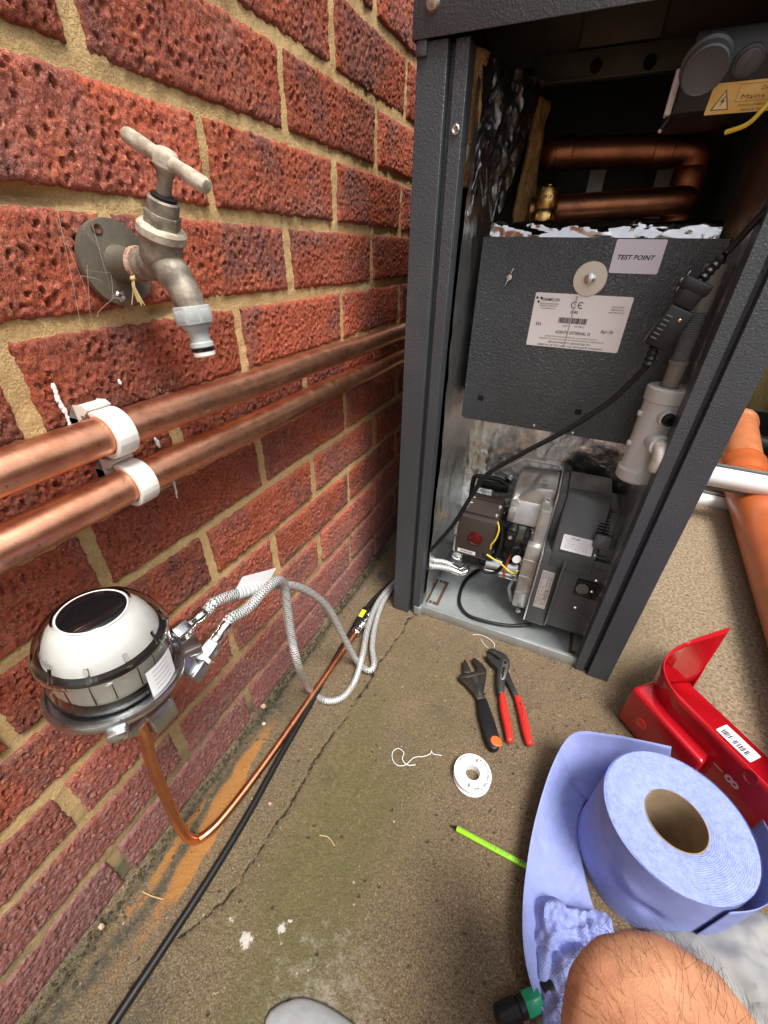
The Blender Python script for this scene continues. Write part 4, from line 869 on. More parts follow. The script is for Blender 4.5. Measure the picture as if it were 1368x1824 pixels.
# ---------------------------------------------------------------- boiler cabinet
BY = .585; XL, XR = .1095, .529
boil = thing('oil_boiler', 'open dark grey outdoor oil boiler cabinet standing beside the brick wall', 'boiler', (.32, BY, 0))
BK = 1.12
def post(sgn, x0, name, lab=None):
    # folded sheet post: front face, groove, inner flange, outer side
    f = lambda x: x0 + sgn * x
    pr = [(0, 0), (.034, 0), (.034, .014), (.041, .014), (.041, .004), (.056, .004), (.056, .030), (.0545, .030), (.0545, .0055), (.0425, .0055), (.0425, .0155), (.0325, .0155), (.0325, .0015), (.0015, .0015), (.0015, BK - BY), (0, BK - BY)]
    bm = B(); prism(bm, [(f(a), BY + b) for a, b in pr], V((0, 0, .0)), X_, Y_, .832, 0.); bmesh.ops.recalc_face_normals(bm, faces=bm.faces)
    o = obj(name, bm, m_cab, boil, ang=30); bv = o.modifiers.new('edge', 'BEVEL'); bv.width = .0009; bv.segments = 2; bv.limit_method = 'ANGLE'
    return o
pl_ = post(1, XL, 'side_post'); pr_ = post(-1, XR, 'side_post')
sc = at(809, 231, y=BY + .004); bm = B(); lathe(bm, [(.0048, 0), (.0048, .0012), (.0034, .002), (.0018, .0012), (.0018, .0002), (0, .0002)], V((.158, BY + .0035, sc.z)), -Y_, 20); obj('screw', bm, m_steel, pl_)
bm = B(); lathe(bm, [(.003, 0), (.003, .001), (.0018, .002), (0, .002)], V((.499, BY + .003, .022)), -Y_, 14); obj('screw', bm, m_steel, pr_)
bm = B(); bx(bm, (XL - .004, BY - .006, .832), (XR + .004, BY - .0044, .945), .0006); bx(bm, (XL - .004, BY - .0042, .832), (XL - .0025, BK + .004, .945)); bx(bm, (XR + .0025, BY - .0042, .832), (XR + .004, BK + .004, .945)); bx(bm, (XL - .004, BY - .006, .9452), (XR + .004, BK + .004, .947), .0006); bx(bm, (XL - .002, BK + .002, .832), (XR + .002, BK + .0035, .944))
bx(bm, (XL + .0, BY - .004, .820), (XL + .012, BY + .006, .834), .001); obj('top_cap', bm, m_cab, boil)
cs = at(771, 5, y=BY - .006); bm = B(); lathe(bm, [(.0075, -.001), (.0075, .001), (.006, .0032), (.002, .004), (0, .004)], cs, -Y_, 24); obj('cap_bolt', bm, M('rusty_bolt', (.38, .33, .27), .5, .6, (.24, .16, .1), 200), boil)
# base tray
TX0, TX1 = .163, .486; TZ = .012
bm = B(); bx(bm, (TX0, BY + .012, TZ - .002), (TX1, BK - .02, TZ)); bx(bm, (TX0, BY + .010, .0), (TX1, BY + .0117, .0195), .0003); bx(bm, (TX0, BY + .010, .0195), (TX1, BY + .018, .0209), .0003)
bx(bm, (TX0 + .0005, BY + .02, TZ + .0005), (TX0 + .0017, BK - .02, .034)); bx(bm, (TX0 + .012, BY + .02, TZ + .0005), (TX0 + .0135, BK - .03, .020)); bx(bm, (TX1 - .0015, BY + .02, TZ + .0005), (TX1 - .0003, BK - .02, .034))
bx(bm, (.155, BY + .002, .0005), (TX0 + .006, BY + .011, .022), .0006); tray = obj('base_tray', bm, m_zinc, boil)
def slot(x0, x1, ya, yb, lip):
    bm = B(); bx(bm, (x0, ya, TZ + .0002), (x0 + .0062, yb, TZ + .0008)); 
    s = x0 + .0062 if lip > 0 else x0 - .007
    bx(bm, (s + .0001, ya, TZ + .0002), (s + .0069, ya + .008, TZ + .0008)); bx(bm, (s + .0001, yb - .008, TZ + .0002), (s + .0069, yb, TZ + .0008)); obj('slot', bm, m_rust, tray)
A_, B_ = at(781, 1032, z=TZ), at(759, 1072, z=TZ); slot(A_.x - .003, 0, B_.y, A_.y, 1); slot(A_.x + .019, 0, B_.y, A_.y, -1)
A_, B_ = at(1021, 1132, z=TZ), at(1012, 1162, z=TZ); slot(A_.x - .006, 0, B_.y, A_.y + .02, 1)
bm = B(); bx(bm, (TX0 + .0018, .69, TZ + .010), (TX0 + .0024, .712, TZ + .016)); bx(bm, (TX0 + .0018, .66, TZ + .010), (TX0 + .0024, .674, TZ + .016)); obj('side_slots', bm, m_ink, tray)
bm = B(); bx(bm, (XL + .0016, BK - .002, 0), (XR - .0016, BK, .832)); obj('back_panel', bm, m_inner, boil)
# foil lined walls
def crumple(a, b, s, k): return (fbm(np.array([a * k]), np.array([b * k]), 4, s)[0] - .5)
def foil_wall(fn, nu, nv, name='foil_lining', mat=None): 
    bm = B(); sheet(bm, fn, nu, nv); return obj(name, bm, mat or m_foil, boil, ang=28)
foil_wall(lambda i, j: V((.1655 + .008 * crumple(i * 3, j * 7, 1, 1.3) + .003 * abs(crumple(i * 9, j * 16, 5, 1.6)) + .006, .612 + .30 * i, .034 + .775 * j)), 46, 120)
foil_wall(lambda i, j: V((.478 - .010 * crumple(i * 3, j * 9, 2, 1.3) - .004, .912 - .30 * i, .034 + .79 * j)), 40, 90)
def backf(i, j):
    y = .845 - .055 * (j ** 1.5) + .016 * crumple(i * 3, j * 3, 3, 1.4) + .007 * abs(crumple(i * 9, j * 4, 6, 1.5)) + .0022 * crumple(i * 60, j * 3, 7, 1) + .0045 * abs(crumple(i * 5 + j * 7, j * 6 - i * 4, 17, 1.5))
    return V((.166 + .312 * i, y, .02 + .40 * j))
foil_wall(backf, 90, 80, mat=m_foil2)
# boiler body wrapped in foil, torn insulation, upper interior
bm = B(); bx(bm, (.184, .692, .405), (.468, .98, .664), .004)
obj('boiler_shell', bm, m_foil, boil)
def roll_f(i, j):
    a = math.pi * 1.25 * j - .35; x = .188 + .272 * i; r = .0125 + .006 * crumple(i * 2.6, j * 2.2, 12, 1.5) + .0075 * abs(crumple(i * 4.5 + j * 3.5, j * 3.2, 14, 1.4)) * (1 if 0 < j < 1 else .3)
    return V((x, .700 - r * .9 * math.cos(a) + .006, .6665 + r * 1.35 * math.sin(a) - .12 * r * abs(i - .5)))
foil_wall(roll_f, 130, 26, 'foil_edge', foil_material('foil_edge_dimmed', (.50, .49, .50), .05, 40, .09))  # foil tint darkened to stand in for dark reflections
foil_wall(lambda i, j: V((.19 + .27 * i, .705 + .25 * j, .6665 + .010 * crumple(i * 7, j * 6, 15, 1.4))), 60, 40, 'foil_cover', m_foil2)
bm = B(); sheet(bm, lambda i, j: V((.157 + .016 * i * (.4 + .6 * j) + .006 * crumple(i * 4, j * 6, 22, 1.4), .618 + .02 * i, .715 + .118 * j)), 10, 34); o = obj('insulation', bm, m_wool, boil); thick(o, .008)
bm = B(); sheet(bm, lambda i, j: V((.205 + .022 * crumple(i * 3, j * 3, 23, 1.4) + .012 * i, .80 + .04 * i, .66 + .17 * j)), 8, 24); o = obj('insulation', bm, m_wool, boil); thick(o, .008)
def flap(i, j):
    return V((.172 + .052 * i * (.35 + .65 * j) + .010 * crumple(i * 6, j * 8, 31, 1.4), .632 + .10 * i + .022 * crumple(i * 5, j * 5, 33, 1.4), .828 - .150 * (1 - j) * (1 - .25 * abs(math.sin(i * 9))) ))
foil_wall(flap, 34, 40, 'torn_foil', foil_material('foil_shaded', (.22, .21, .21), .5, 40, .35))  # same foil with the upper corner's shade put into its tint
A_ = [at(818, 246, y=.612), at(838, 262, y=.624), at(836, 282, y=.624), at(812, 318, y=.612), at(806, 300, y=.606)]
bm = B(); bm.faces.new([bm.verts.new(q) for q in A_]); o = obj('card_flap', bm, M('pale_card', (.62, .57, .50), .7), boil); thick(o, .0012)
CY = .80; z0 = at(1000, 148, y=CY).z; z1 = at(1000, 96, y=CY).z
bm = B(); bx(bm, (.195, CY, z0), (.478, CY + .002, z1), .0004); bx(bm, (.195, CY - .012, z0 - .002), (.478, CY + .001, z0 - .0004), .0003); obj('cross_bar', bm, m_inner, boil)
bm = B(); bx(bm, (.12, CY + .018, z1 - .004), (.515, CY + .0195, .944)); bx(bm, (at(1035, 60, y=CY).x, CY + .008, at(1035, 82, y=CY).z), (at(1178, 60, y=CY).x, CY + .0175, .944), .001); obj('upper_panel', bm, M('brown_inner_panel', (.135, .105, .085), .5, .2, (.10, .08, .065), 25), boil)
for px, py in ((1062, 117), (1158, 110)):
    c = at(px, py, y=CY); bm = B(); cyl(bm, c + Y_ * .0005, c - Y_ * .0012, .0075, 18); obj('bar_hole', bm, m_ink, boil)
c = at(977, 90, y=.80); bm = B(); cyl(bm, V((c.x, CY - .004, z1)), V((c.x, CY - .004, c.z - .004)), .0028, 12); obj('stud', bm, m_gun, boil)
# pipes inside
def ipipe(pts, r, name='inner_pipe', mat=None, k=6): 
    bm = B(); tube(bm, spline(pts, k), r, 20); return obj(name, bm, mat or m_copd, boil)
PY = .84
pA, pB, pC = at(985, 274, y=PY), at(1200, 268, y=PY), at(1232, 300, y=PY)
ipipe([pA + V((-.012, .10, .004)), pA + V((-.010, .03, .002)), pA + V((0, .004, 0)), pA + V((.012, 0, 0)), (pA + pB) / 2, pB, V((pC.x - .004, PY, pB.z - .004)), V((pC.x, PY, pB.z - .02)), V((pC.x, PY, .70)), V((pC.x, PY, .672))], .0195)
for q in (pA + V((.018, 0, 0)), pB - V((.012, 0, 0))):
    bm = B(); lathe(bm, [(.0198, -.012), (.0208, -.011), (.0208, .011), (.0198, .012)], q, X_, 24); obj('pipe_collar', bm, m_copd, boil)
bm = B(); lathe(bm, [(.0198, -.016), (.021, -.014), (.021, .014), (.0198, .016)], V((pC.x, PY, .735)), Z_, 24); obj('pipe_collar', bm, m_copd, boil)
bm = B(); hexa(bm, V((pC.x, PY, .668)), V((pC.x, PY, .688)), .027, 0, .001); obj('pipe_nut', bm, m_brass, boil)
qA, qB = at(945, 375, y=.78), at(1205, 358, y=.80)
ipipe([qA, (qA + qB) / 2, qB, qB + V((.01, .03, 0))], .0165)
vA = at(970, 382, y=.76); vz = .664
bm = B(); lathe(bm, [(.0105, 0), (.0105, .012), (.0165, .015), (.0180, .020), (.0180, .032), (.0155, .036), (.0162, .038), (.0162, .060), (.0145, .0625), (.004, .063), (.004, .0645), (0, .0645)], V((vA.x, .76, vz)), Z_, 28); hexa(bm, V((vA.x, .76, vz + .022)), V((vA.x, .76, vz + .031)), .0196); vv = obj('brass_air_valve', bm, m_brass, boil)
bm = B(); text(bm, '2420', .0060, V((vA.x + .0015, .7436, vz + .048)), X_, Z_, 0, .01); obj('valve_number', bm, m_ink, vv)
# flue bracket: pale plate with arch and black flue spigot
fc = at(1118, 330, y=.95)
bm = B(); o_ = [(-.062, -.045), (.062, -.045), (.062, .055), (-.062, .055)]; arch = [(.038, -.045)] + [(.038 * math.cos(R_(a)), .012 + .038 * math.sin(R_(a))) for a in range(0, 181, 12)] + [(-.038, -.045)]
prism(bm, [(-.062, -.045), (-.062, .055), (.062, .055), (.062, -.045)] + arch, V((fc.x, .95, fc.z)), X_, Z_, .003); obj('flue_plate', bm, M('dull_steel_plate', (.36, .36, .35), .45, .4), boil)
bm = B(); lathe(bm, [(.034, 0), (.034, .03), (.030, .034), (.030, .06)], V((fc.x, 1.0, .665)), Z_, 32); obj('flue_spigot', bm, m_blk, boil)
bm = B(); lathe(bm, [(.030, 0), (.034, .004), (.034, .012), (.028, .014)], V((fc.x, .96, .668)), Z_, 32); obj('flue_collar', bm, m_steel, boil)
# control box, top right
cy0 = .640; k0, k1 = at(1198, 203, y=cy0), at(1240, 18, y=.615)
cu_ = X_; cvec = V((0, -.030, .075)).normalized(); cw = cu_.cross(cvec)
kx0, kz0 = k0.x, k0.z
bm = B(); prism(bm, [(cy0, kz0), (cy0 + .17, kz0 + .012), (cy0 + .17, .821), (cy0 - .022, .821), (cy0 - .022, .80)], V((kx0, 0, 0)), Y_, Z_, .098, .0025); ctl = obj('control_box', bm, M('control_box_black', (.022, .023, .026), .45, bump=.15, bs=1500, bd=.0003), boil)
fn_ = V((0, .80 - kz0, .022)).normalized() * -1; fv = V((0, -.022, .80 - kz0)).normalized(); fn_ = X_.cross(fv)  # face frame
def on_face(px, py):
    d = CR * ((px - 684) / FPX) - CU * ((py - 912) / FPX) + CF; nrm = X_.cross(fv); p0 = V((kx0, cy0, kz0)); t = (p0 - CP).dot(nrm) / d.dot(nrm); return CP + d * t
m_knob = M('knob_grey', (.075, .078, .084), .35); ck = on_face(1258, 112); bm = B(); lathe(bm, [(.0205, 0), (.0205, .004), (.0185, .0055), (.0182, .014), (.0170, .0152), (.0155, .0142), (0, .0128)], ck, fn_ if fn_.y < 0 else -fn_, 40); obj('knob', bm, m_knob, ctl)
ck2 = on_face(1334, 106); nf = fn_ if fn_.y < 0 else -fn_
bm = B(); lathe(bm, [(.0115, 0), (.0115, .003), (.0098, .0035), (.0096, .006), (.0085, .0068), (0, .0068)], ck2, nf, 32); box(bm, ck2 + nf * .0068, (.0014, .017, .0016), rotm(X_, fv, X_.cross(fv)) @ Matrix.Rotation(R_(-14), 3, 'Z'), .0003); obj('switch_knob', bm, m_knob, ctl)
lo, ro = on_face(1258, 192), on_face(1400, 148); lc = on_face(1325, 172) + nf * .0006
bm = B(); lw = .080; lh = .024; lcx = kx0 + .028 + lw / 2; pl0 = V((lcx, lc.y, lc.z)); rect(bm, pl0, X_, fv, lw, lh, 0, .001)
g = pl0 + nf * .0004
tri = [(-.036, -.0085), (-.021, -.0085), (-.0285, .0075)]; tin = [(-.0345, -.0077), (-.0225, -.0077), (-.0285, .0057)]
bm.faces.new([bm.verts.new(g + X_ * a + fv * b) for a, b in tri]).material_index = 1; bm.faces.new([bm.verts.new(g + nf * .0002 + X_ * a + fv * b) for a, b in tin]).material_index = 2
bz = [(-.0275, .0028), (-.0302, -.0020), (-.0287, -.0022), (-.0298, -.0062), (-.0264, -.0008), (-.0280, -.0006), (-.0266, .0028)]
bm.faces.new([bm.verts.new(g + nf * .0004 + X_ * a + fv * b) for a, b in bz]).material_index = 1
for a, b, c, d in ((-.018, .0098, .036, .0098), (-.018, -.003, .036, -.003)):
    rect(bm, g + X_ * ((a + c) / 2) + fv * b, X_, fv, c - a, .0003, 1)
for a in (-.018, .036): rect(bm, g + X_ * a + fv * .0034, X_, fv, .0003, .0128, 1)
text(bm, 'DANGER', .0048, g + X_ * .009 + fv * .0045, X_, fv, 1, .0); text(bm, 'Mains Voltage', .0052, g + X_ * .009 + fv * -.0014, X_, fv, 1, .0, .046)
text(bm, 'Ensure mains supply isolated', .0030, g + X_ * .009 - fv * .0068, X_, fv, 1, 0, .046); text(bm, 'before removing cover', .0030, g + X_ * .009 - fv * .0105, X_, fv, 1, 0, .038)
obj('danger_label', bm, [m_laby, M('faded_ink', (.22, .13, .05), .6), M('label_cream', (.86, .72, .40), .4)], ctl)
bm = B(); q0 = V((kx0 - .0012, cy0 + .018, kz0 + .006)); prism(bm, [(-.006, -.004), (.010, -.004), (.012, .024), (.004, .032), (-.006, .030)], q0, Y_, Z_, -.006, .001)
obj('side_tab', bm, m_labw, ctl); bm = B(); bx(bm, (kx0 - .0016, cy0 + .0125, kz0 + .022), (kx0 - .0009, cy0 + .0210, kz0 + .031)); obj('green_mark', bm, m_green, ctl)
c = at(1176, 232, y=cy0 + .02); bm = B(); cyl(bm, c, V((kx0 + .002, cy0 + .02, kz0 + .006)), .0035, 12); obj('cable_gland', bm, m_blk, ctl); bm = B(); ellipsoid(bm, c, (.003, .003, .003), 10); obj('gland_tip', bm, m_steel, ctl)
bm = B(); tube(bm, spline([at(1292, 236, y=cy0 - .005), at(1330, 222, y=cy0 - .014), at(1358, 196, y=cy0 - .02), at(1385, 165, y=cy0 - .02), at(1400, 140, y=cy0 - .01)], 8), .0021, 10); obj('earth_wire', bm, m_wy, ctl)
# front baffle plate with its labels
FYB = .680; bL, bR, bT, bBz = .1825, .470, .6655, .4055
bm = B(); prism(bm, [(bL, bBz + .004), (bL + .006, bBz), (bR, bBz), (bR, bT), (bL, bT)], V((0, FYB + .0016, 0)), X_, Z_, .0016, .0004); bx(bm, (bL, FYB + .0018, bT - .0018), (bR, FYB + .012, bT - .0002)); baf = obj('baffle_plate', bm, m_baf, boil)
yF = FYB
for px, py in ((856, 709), (1030, 734)):
    c = at(px, py, y=yF); bm = B(); bx(bm, (c.x - .0045, yF - .0004, c.z - .0040), (c.x + .0045, yF - .0001, c.z + .0040)); obj('square_hole', bm, m_ink, baf)
c = at(1051, 497, y=yF); bm = B(); lathe(bm, [(.0205, 0), (.0205, .0012), (.0200, .0016), (0, .0016)], V((c.x, yF, c.z)), -Y_, 44); obj('washer', bm, M('washer_plated', (.62, .57, .50), .4, .7), baf)
bm = B(); hexa(bm, V((c.x, yF - .0016, c.z)), V((c.x, yF - .008, c.z)), .0078, 0, .0008); lathe(bm, [(.0052, .008), (.0050, .0115), (.004, .0122), (0, .0122)], V((c.x, yF, c.z)), -Y_, 20); obj('sampling_bolt', bm, m_steel, baf)
for px, py in ((908, 494), (1216, 500)):
    c = at(px, py, y=yF); bm = B(); o_ = V((c.x, yF, c.z)); lathe(bm, [(.0042, 0), (.0042, .002), (.0036, .0045), (0, .0048)], o_, -Y_, 16)
    for s in (-1, 1): box(bm, o_ + V((.0026 * s, -.004, .0072 * s)), (.0016, .0045, .0085), Matrix.Rotation(R_(20), 3, 'Y'), .0006)
    obj('wing_nut', bm, m_steel, baf)
for px, py in ((951, 758), (1020, 771)):
    c = at(px, py, y=yF); bm = B(); lathe(bm, [(.0022, 0), (.0022, .001), (.001, .0016), (0, .0016)], V((c.x, yF, c.z)), -Y_, 12); obj('rivet', bm, m_steel, baf)
# test point label
c = V(((at(1100, 430, y=yF).x + at(1188, 430, y=yF).x) / 2, yF - .0004, (at(1145, 430, y=yF).z + at(1135, 484, y=yF).z) / 2))
bm = B(); rect(bm, c, X_, Z_, .0555, .0365, 0, .002); text(bm, 'TEST POINT', .0070, c + V((-.002, -.0002, -.0032)), X_, Z_, 1, .022, .042, 'C', None, .22); obj('test_point_label', bm, [m_labl, m_ink], baf)
# data plate label
LX0, LX1, LZ0, LZ1 = .2668, .3900, .5322, .6014; LWd, LH = LX1 - LX0, LZ1 - LZ0; lo_ = V(((LX0 + LX1) / 2, yF - .0004, (LZ0 + LZ1) / 2)); kx, kz = LWd / 1130., LH / 600.
def lp_(u, v): return V((LX0 + u * LWd, yF - .0007, LZ1 - v * LH))
bm = B(); rect(bm, lo_, X_, Z_, LWd, LH, 0, .002)
def lt(s, u, v, w, h, al='C', bold=0.): text(bm, s, h * LH * 1.08, lp_(u, v), X_, Z_, 1, bold * .45, w * LWd, al)
lt('WARMFLOW', .172, .145, .205, .075, 'C', .02)
for dx, dz in ((-.006, .0), (.006, .0), (0, -.016)):
    c = lp_(.048, .095) + V((dx * .45, 0, dz * .30)); rect(bm, c, V((1, 0, 1)), V((-1, 0, 1)), .0026, .0026, 1)
lt('LISBURN CO. ANTRIM NORTHERN', .165, .205, .20, .034); lt('IRELAND TEL 02892 621515', .165, .245, .19, .034); lt('www.warmflow.co.uk', .165, .285, .155, .034)
# CE mark drawn as two open rings
def ring(cx, cz, R, w, a0, a1):
    n = 16
    for k in range(n):
        A, C = R_(a0 + (a1 - a0) * k / n), R_(a0 + (a1 - a0) * (k + 1) / n)
        bm.faces.new([bm.verts.new(V((cx + rr * math.cos(q), yF - .0007, cz + rr * math.sin(q)))) for rr, q in ((R, A), (R, C), (R - w, C), (R - w, A))]).material_index = 1
p_ = lp_(.435, .19); ring(p_.x, p_.z, .0042, .0010, 55, 305); p_ = lp_(.505, .19); ring(p_.x, p_.z, .0042, .0010, 55, 305); rect(bm, V((p_.x - .0012, yF - .0007, p_.z)), X_, Z_, .0038, .0009, 1)
lt('IP45', .452, .345, .075, .075, 'C', .01); lt('SCAN QR FOR', .875, .195, .125, .036); lt('REGISTRATION', .875, .245, .125, .036); lt('AND ERP DATA', .875, .295, .155, .036)
barcode(bm, lp_(.455, .475), X_, Z_, .30 * LWd, .105 * LH, 1, 30, 4); lt('Serial', .42 - .03, .59, .05, .040); lt('WF189477', .54, .59, .105, .040)
lt('E33', .095, .60, .055, .075, 'C', .01); lt('Apr-26', .835, .655, .130, .082, 'C', .01); lt('AGENTIS EXTERNAL 33', .485, .725, .375, .075, 'C', .015)
lt('SEALED SYSTEM MAXIMUM PRESSURE MUST NOT EXCEED 3 BAR (45 PSI)', .475, .80, .57, .032); lt('OPERATING VOLTAGE 220-240V 50Hz 5 AMPS MAXIMUM OPERATING TEMPERATURE 95C', .485, .85, .70, .032)
lt('SERVICE/WARRANTY GB/NI 028 9262 1515', .475, .915, .46, .048, 'C', .012); lt('REMOVAL OF THIS LABEL WILL INVALIDATE WARRANTY', .49, .978, .71, .048, 'C', .008)
rect(bm, lp_(.435, .50) - Y_ * .0003, V((.03, 0, 1)).cross(Y_) * -1, V((.03, 0, 1)), .0016, LH * .95, 2)
obj('data_label', bm, [m_lab, m_ink, M('label_smear', (.42, .39, .36), .6)], baf)
# condensate trap
tx, ty = .459, .642; trap_t = .503; tb_ = .374; tr = .0225
bm = B(); lathe(bm, [(.0, tb_ - .004), (tr - .001, tb_ - .004), (tr + .0030, tb_), (tr + .0032, tb_ + .014), (tr + .0010, tb_ + .016), (tr, tb_ + .018), (tr, trap_t - .018), (tr + .0020, trap_t - .016), (tr + .0024, trap_t), (tr + .0005, trap_t + .002), (.013, trap_t + .002), (.012, trap_t - .004), (0, trap_t - .004)], V((tx, ty, 0)), Z_, 44, cap=False)
for zz in (.468, .425):
    for s in (-1,): box(bm, V((tx + s * tr, ty - .006, zz)), (.006, .008, .007), None, .0015)
sip = obj('condensate_trap', bm, m_sip, boil)
sd_ = V((.35, -.94, 0)).normalized()
bm = B(); lathe(bm, [(.0105, .018), (.0105, .028), (.0085, .0285), (.0078, .024)], V((tx - .002, ty, .470)), sd_, 28); lathe(bm, [(.0120, .015), (.0120, .032), (.0135, .033), (.0135, .038), (.0095, .0385), (.0095, .026)], V((tx - .004, ty, .437)), sd_, 28); obj('trap_ports', bm, m_sip, sip)
bm = B(); lathe(bm, [(.0078, .020), (.0078, .0335), (.0066, .0345), (.0022, .0345), (.0022, .030), (0, .030)], V((tx - .002, ty, .470)), sd_, 28); obj('black_plug', bm, m_rub, sip)
oo = V((tx - .004, ty, .437)) + sd_ * .026; bm = B(); tube(bm, spline([oo, oo + sd_ * .012, oo + sd_ * .019 - Z_ * .005, oo + sd_ * .020 - Z_ * .018, oo + sd_ * .018 - Z_ * .034], 6), [.0088] * 18 + [.0085, .0083, .0080, .0078, .0075, .0068, .004][:7], 20); obj('outlet_elbow', bm, M('stained_white', (.60, .58, .53), .4, 0., (.36, .25, .18), 70, (.5, .72)), sip)
gz = trap_t + .030; bm = B(); lathe(bm, [(.0098, -.004), (.0098, .030), (.0112, .0305), (.0112, .034), (.009, .035)], V((tx, ty, trap_t)), Z_, 28); obj('trap_inlet', bm, m_taupe, sip)
bm = B(); pr2 = []
for k in range(46): pr2.append((.0088 + .0011 * (1 if k % 2 else -1), trap_t + .033 + .00125 * k))
lathe(bm, pr2, V((tx, ty, 0)), Z_, 24); obj('corrugated_hose', bm, m_greypipe, sip)
bm = B(); lathe(bm, [(.0112, 0), (.0112, .05)], V((tx, ty + .004, trap_t + .088)), Z_, 24); obj('hose_socket', bm, m_taupe, sip)
# ---------------------------------------------------------------- mains lead with inline connector
ly = .617
lead = [at(1392, 350, y=.60), at(1345, 395, y=.603), at(1300, 444, y=ly - .006), at(1292, 452, y=ly - .006)]
ca, cb_, cc, cd_, ce = at(1283, 462, y=ly - .006), at(1240, 508, y=ly - .006), at(1212, 550, y=ly - .006), at(1166, 618, y=ly - .006), at(1152, 652, y=ly - .005)
bm = B(); tube(bm, spline(lead, 8), .0034, 12)
tube(bm, spline([ce, at(1125, 680, y=ly), at(1080, 720, y=ly + .004), at(1005, 768, y=ly + .008), at(930, 808, y=ly + .010), at(868, 845, y=ly + .010), at(842, 880, y=ly + .008), at(805, 938, y=ly + .004), at(758, 990, y=ly), at(742, 1006, y=ly + .01)], 10), .0040, 14); ld_ = obj('mains_lead', bm, m_rub, boil)
dcc = (cd_ - ca).normalized(); sx_ = dcc.cross(Y_).normalized()
bm = B(); tube(bm, [ca + (cb_ - ca) * k / 9 for k in range(10)], [.0045 if k % 2 else .0062 for k in range(10)], 16); obj('strain_relief', bm, m_blk, ld_); bm = B(); tube(bm, [cd_ + (ce - cd_) * (k / 7) for k in range(8)], [.0048 if k % 2 else .0066 for k in range(8)], 16); obj('strain_relief', bm, m_blk, ld_)
def prog(c, L, w, h, bev): 
    bm = B(); box(bm, c, (w, h, L), rotm(sx_, sx_.cross(dcc) * -1 if False else dcc.cross(sx_), dcc), bev); return bm
obj('plug', prog(cb_ + (cc - cb_) * .45, (cc - cb_).length * 1.0, .0235, .0165, .003), m_blk, ld_)
obj('plug_shoulder', prog(cb_ + (cc - cb_) * .05, .013, .030, .018, .003), m_blk, ld_)
obj('socket', prog(cc + (cd_ - cc) * .48, (cd_ - cc).length * 1.02, .0285, .0205, .003), m_blk, ld_)
cR = cc + (cd_ - cc) * .5
bm = B()
for k in range(6): box(bm, cR + sx_ * -.008 * 1 + dcc * (-.012 + .005 * k) - Y_ * .0105, (.007, .0012, .0016), rotm(sx_, dcc.cross(sx_), dcc), .0003)
obj('finger_ribs', bm, m_dg, ld_)
bm = B(); ellipsoid(bm, cR + sx_ * .004 - dcc * .012 - Y_ * .0106, (.0018, .0006, .0018), 10); obj('metal_pin', bm, m_brass, ld_)
# ---------------------------------------------------------------- burner
bz0 = .030
bm = B()    # cast housing behind the split line
prism(bm, [(.290, .16), (.300, .255), (.330, .285), (.366, .290), (.366, .052), (.345, .045), (.338, .10), (.300, .115)], V((0, .80, 0)), X_, Z_, .085, .006)
bx(bm, (.338, .652, .045), (.3665, .74, .20), .006); bx(bm, (.345, .664, .10), (.3660, .73, .272), .005); prism(bm, [(.705, .125), (.697, .205), (.712, .252), (.742, .272), (.80, .286), (.80, .125)], V((.290, 0, 0)), Y_, Z_, .075, .009, 0, 3)
cyl(bm, (.30, .71, .245), (.30, .79, .245), .008, 16); bx(bm, (.292, .690, .218), (.304, .712, .240), .002); cyl(bm, (.345, .75, .19), (.345, .69, .19), .015, 20, bev=.002)
bur = obj('burner', bm, m_cast, boil)
bm = B(); c = V((.325, .815, .225)); oc = [(.092 * math.cos(R_(22.5 + 45 * k)), .082 * math.sin(R_(22.5 + 45 * k))) for k in range(8)]
prism(bm, oc, c, X_, Z_, .004, .001)
for k in range(8):
    a, b = V((oc[k][0], 0, oc[k][1])), V((oc[(k + 1) % 8][0], 0, oc[(k + 1) % 8][1])); d = (b - a)
    box(bm, c + (a + b) / 2 * .96 - Y_ * .008, (d.length, .012, .005), rotm(d.normalized(), Y_, d.normalized().cross(Y_)), .001)
    for q in (.15, .5, .85):
        e = a + d * q; box(bm, c + e * .75 - Y_ * .006, (.004, .009, e.length * .48), rotm(Y_.cross(e.normalized()), Y_, e.normalized()), .001)
obj('mounting_flange', bm, m_cast, bur)
bm = B(); bx(bm, (.281, .690, .120), (.300, .740, .205), .003); cyl(bm, V((.300, .694, .150)), V((.338, .686, .150)), .009, 18); cyl(bm, V((.335, .66, .205)), V((.335, .69, .205)), .006, 14); obj('electrode_shade_fill', bm, m_blk, bur)  # black box fills in the shade behind the control unit
for zc in (.085, .125, .165): bm = B(); bx(bm, (.3385, .6500, zc), (.3655, .6525, zc + .0035), .0008); obj('casting_rib', bm, m_cast, bur)
bm = B(); bx(bm, (.2900, .6968, .2085), (.3655, .6990, .2110), .0006); obj('casting_seam', bm, m_blk, bur)
for px, py in ((958, 858), (1012, 880), (908, 852)):
    c2 = at(px, py, y=.80); bm = B(); hexa(bm, c2, c2 - Y_ * .010, .0075, 0, .0006); lathe(bm, [(.0095, 0), (.0095, .001), (0, .001)], c2 - Y_ * .0008, -Y_, 18); obj('flange_bolt', bm, m_steel, bur)
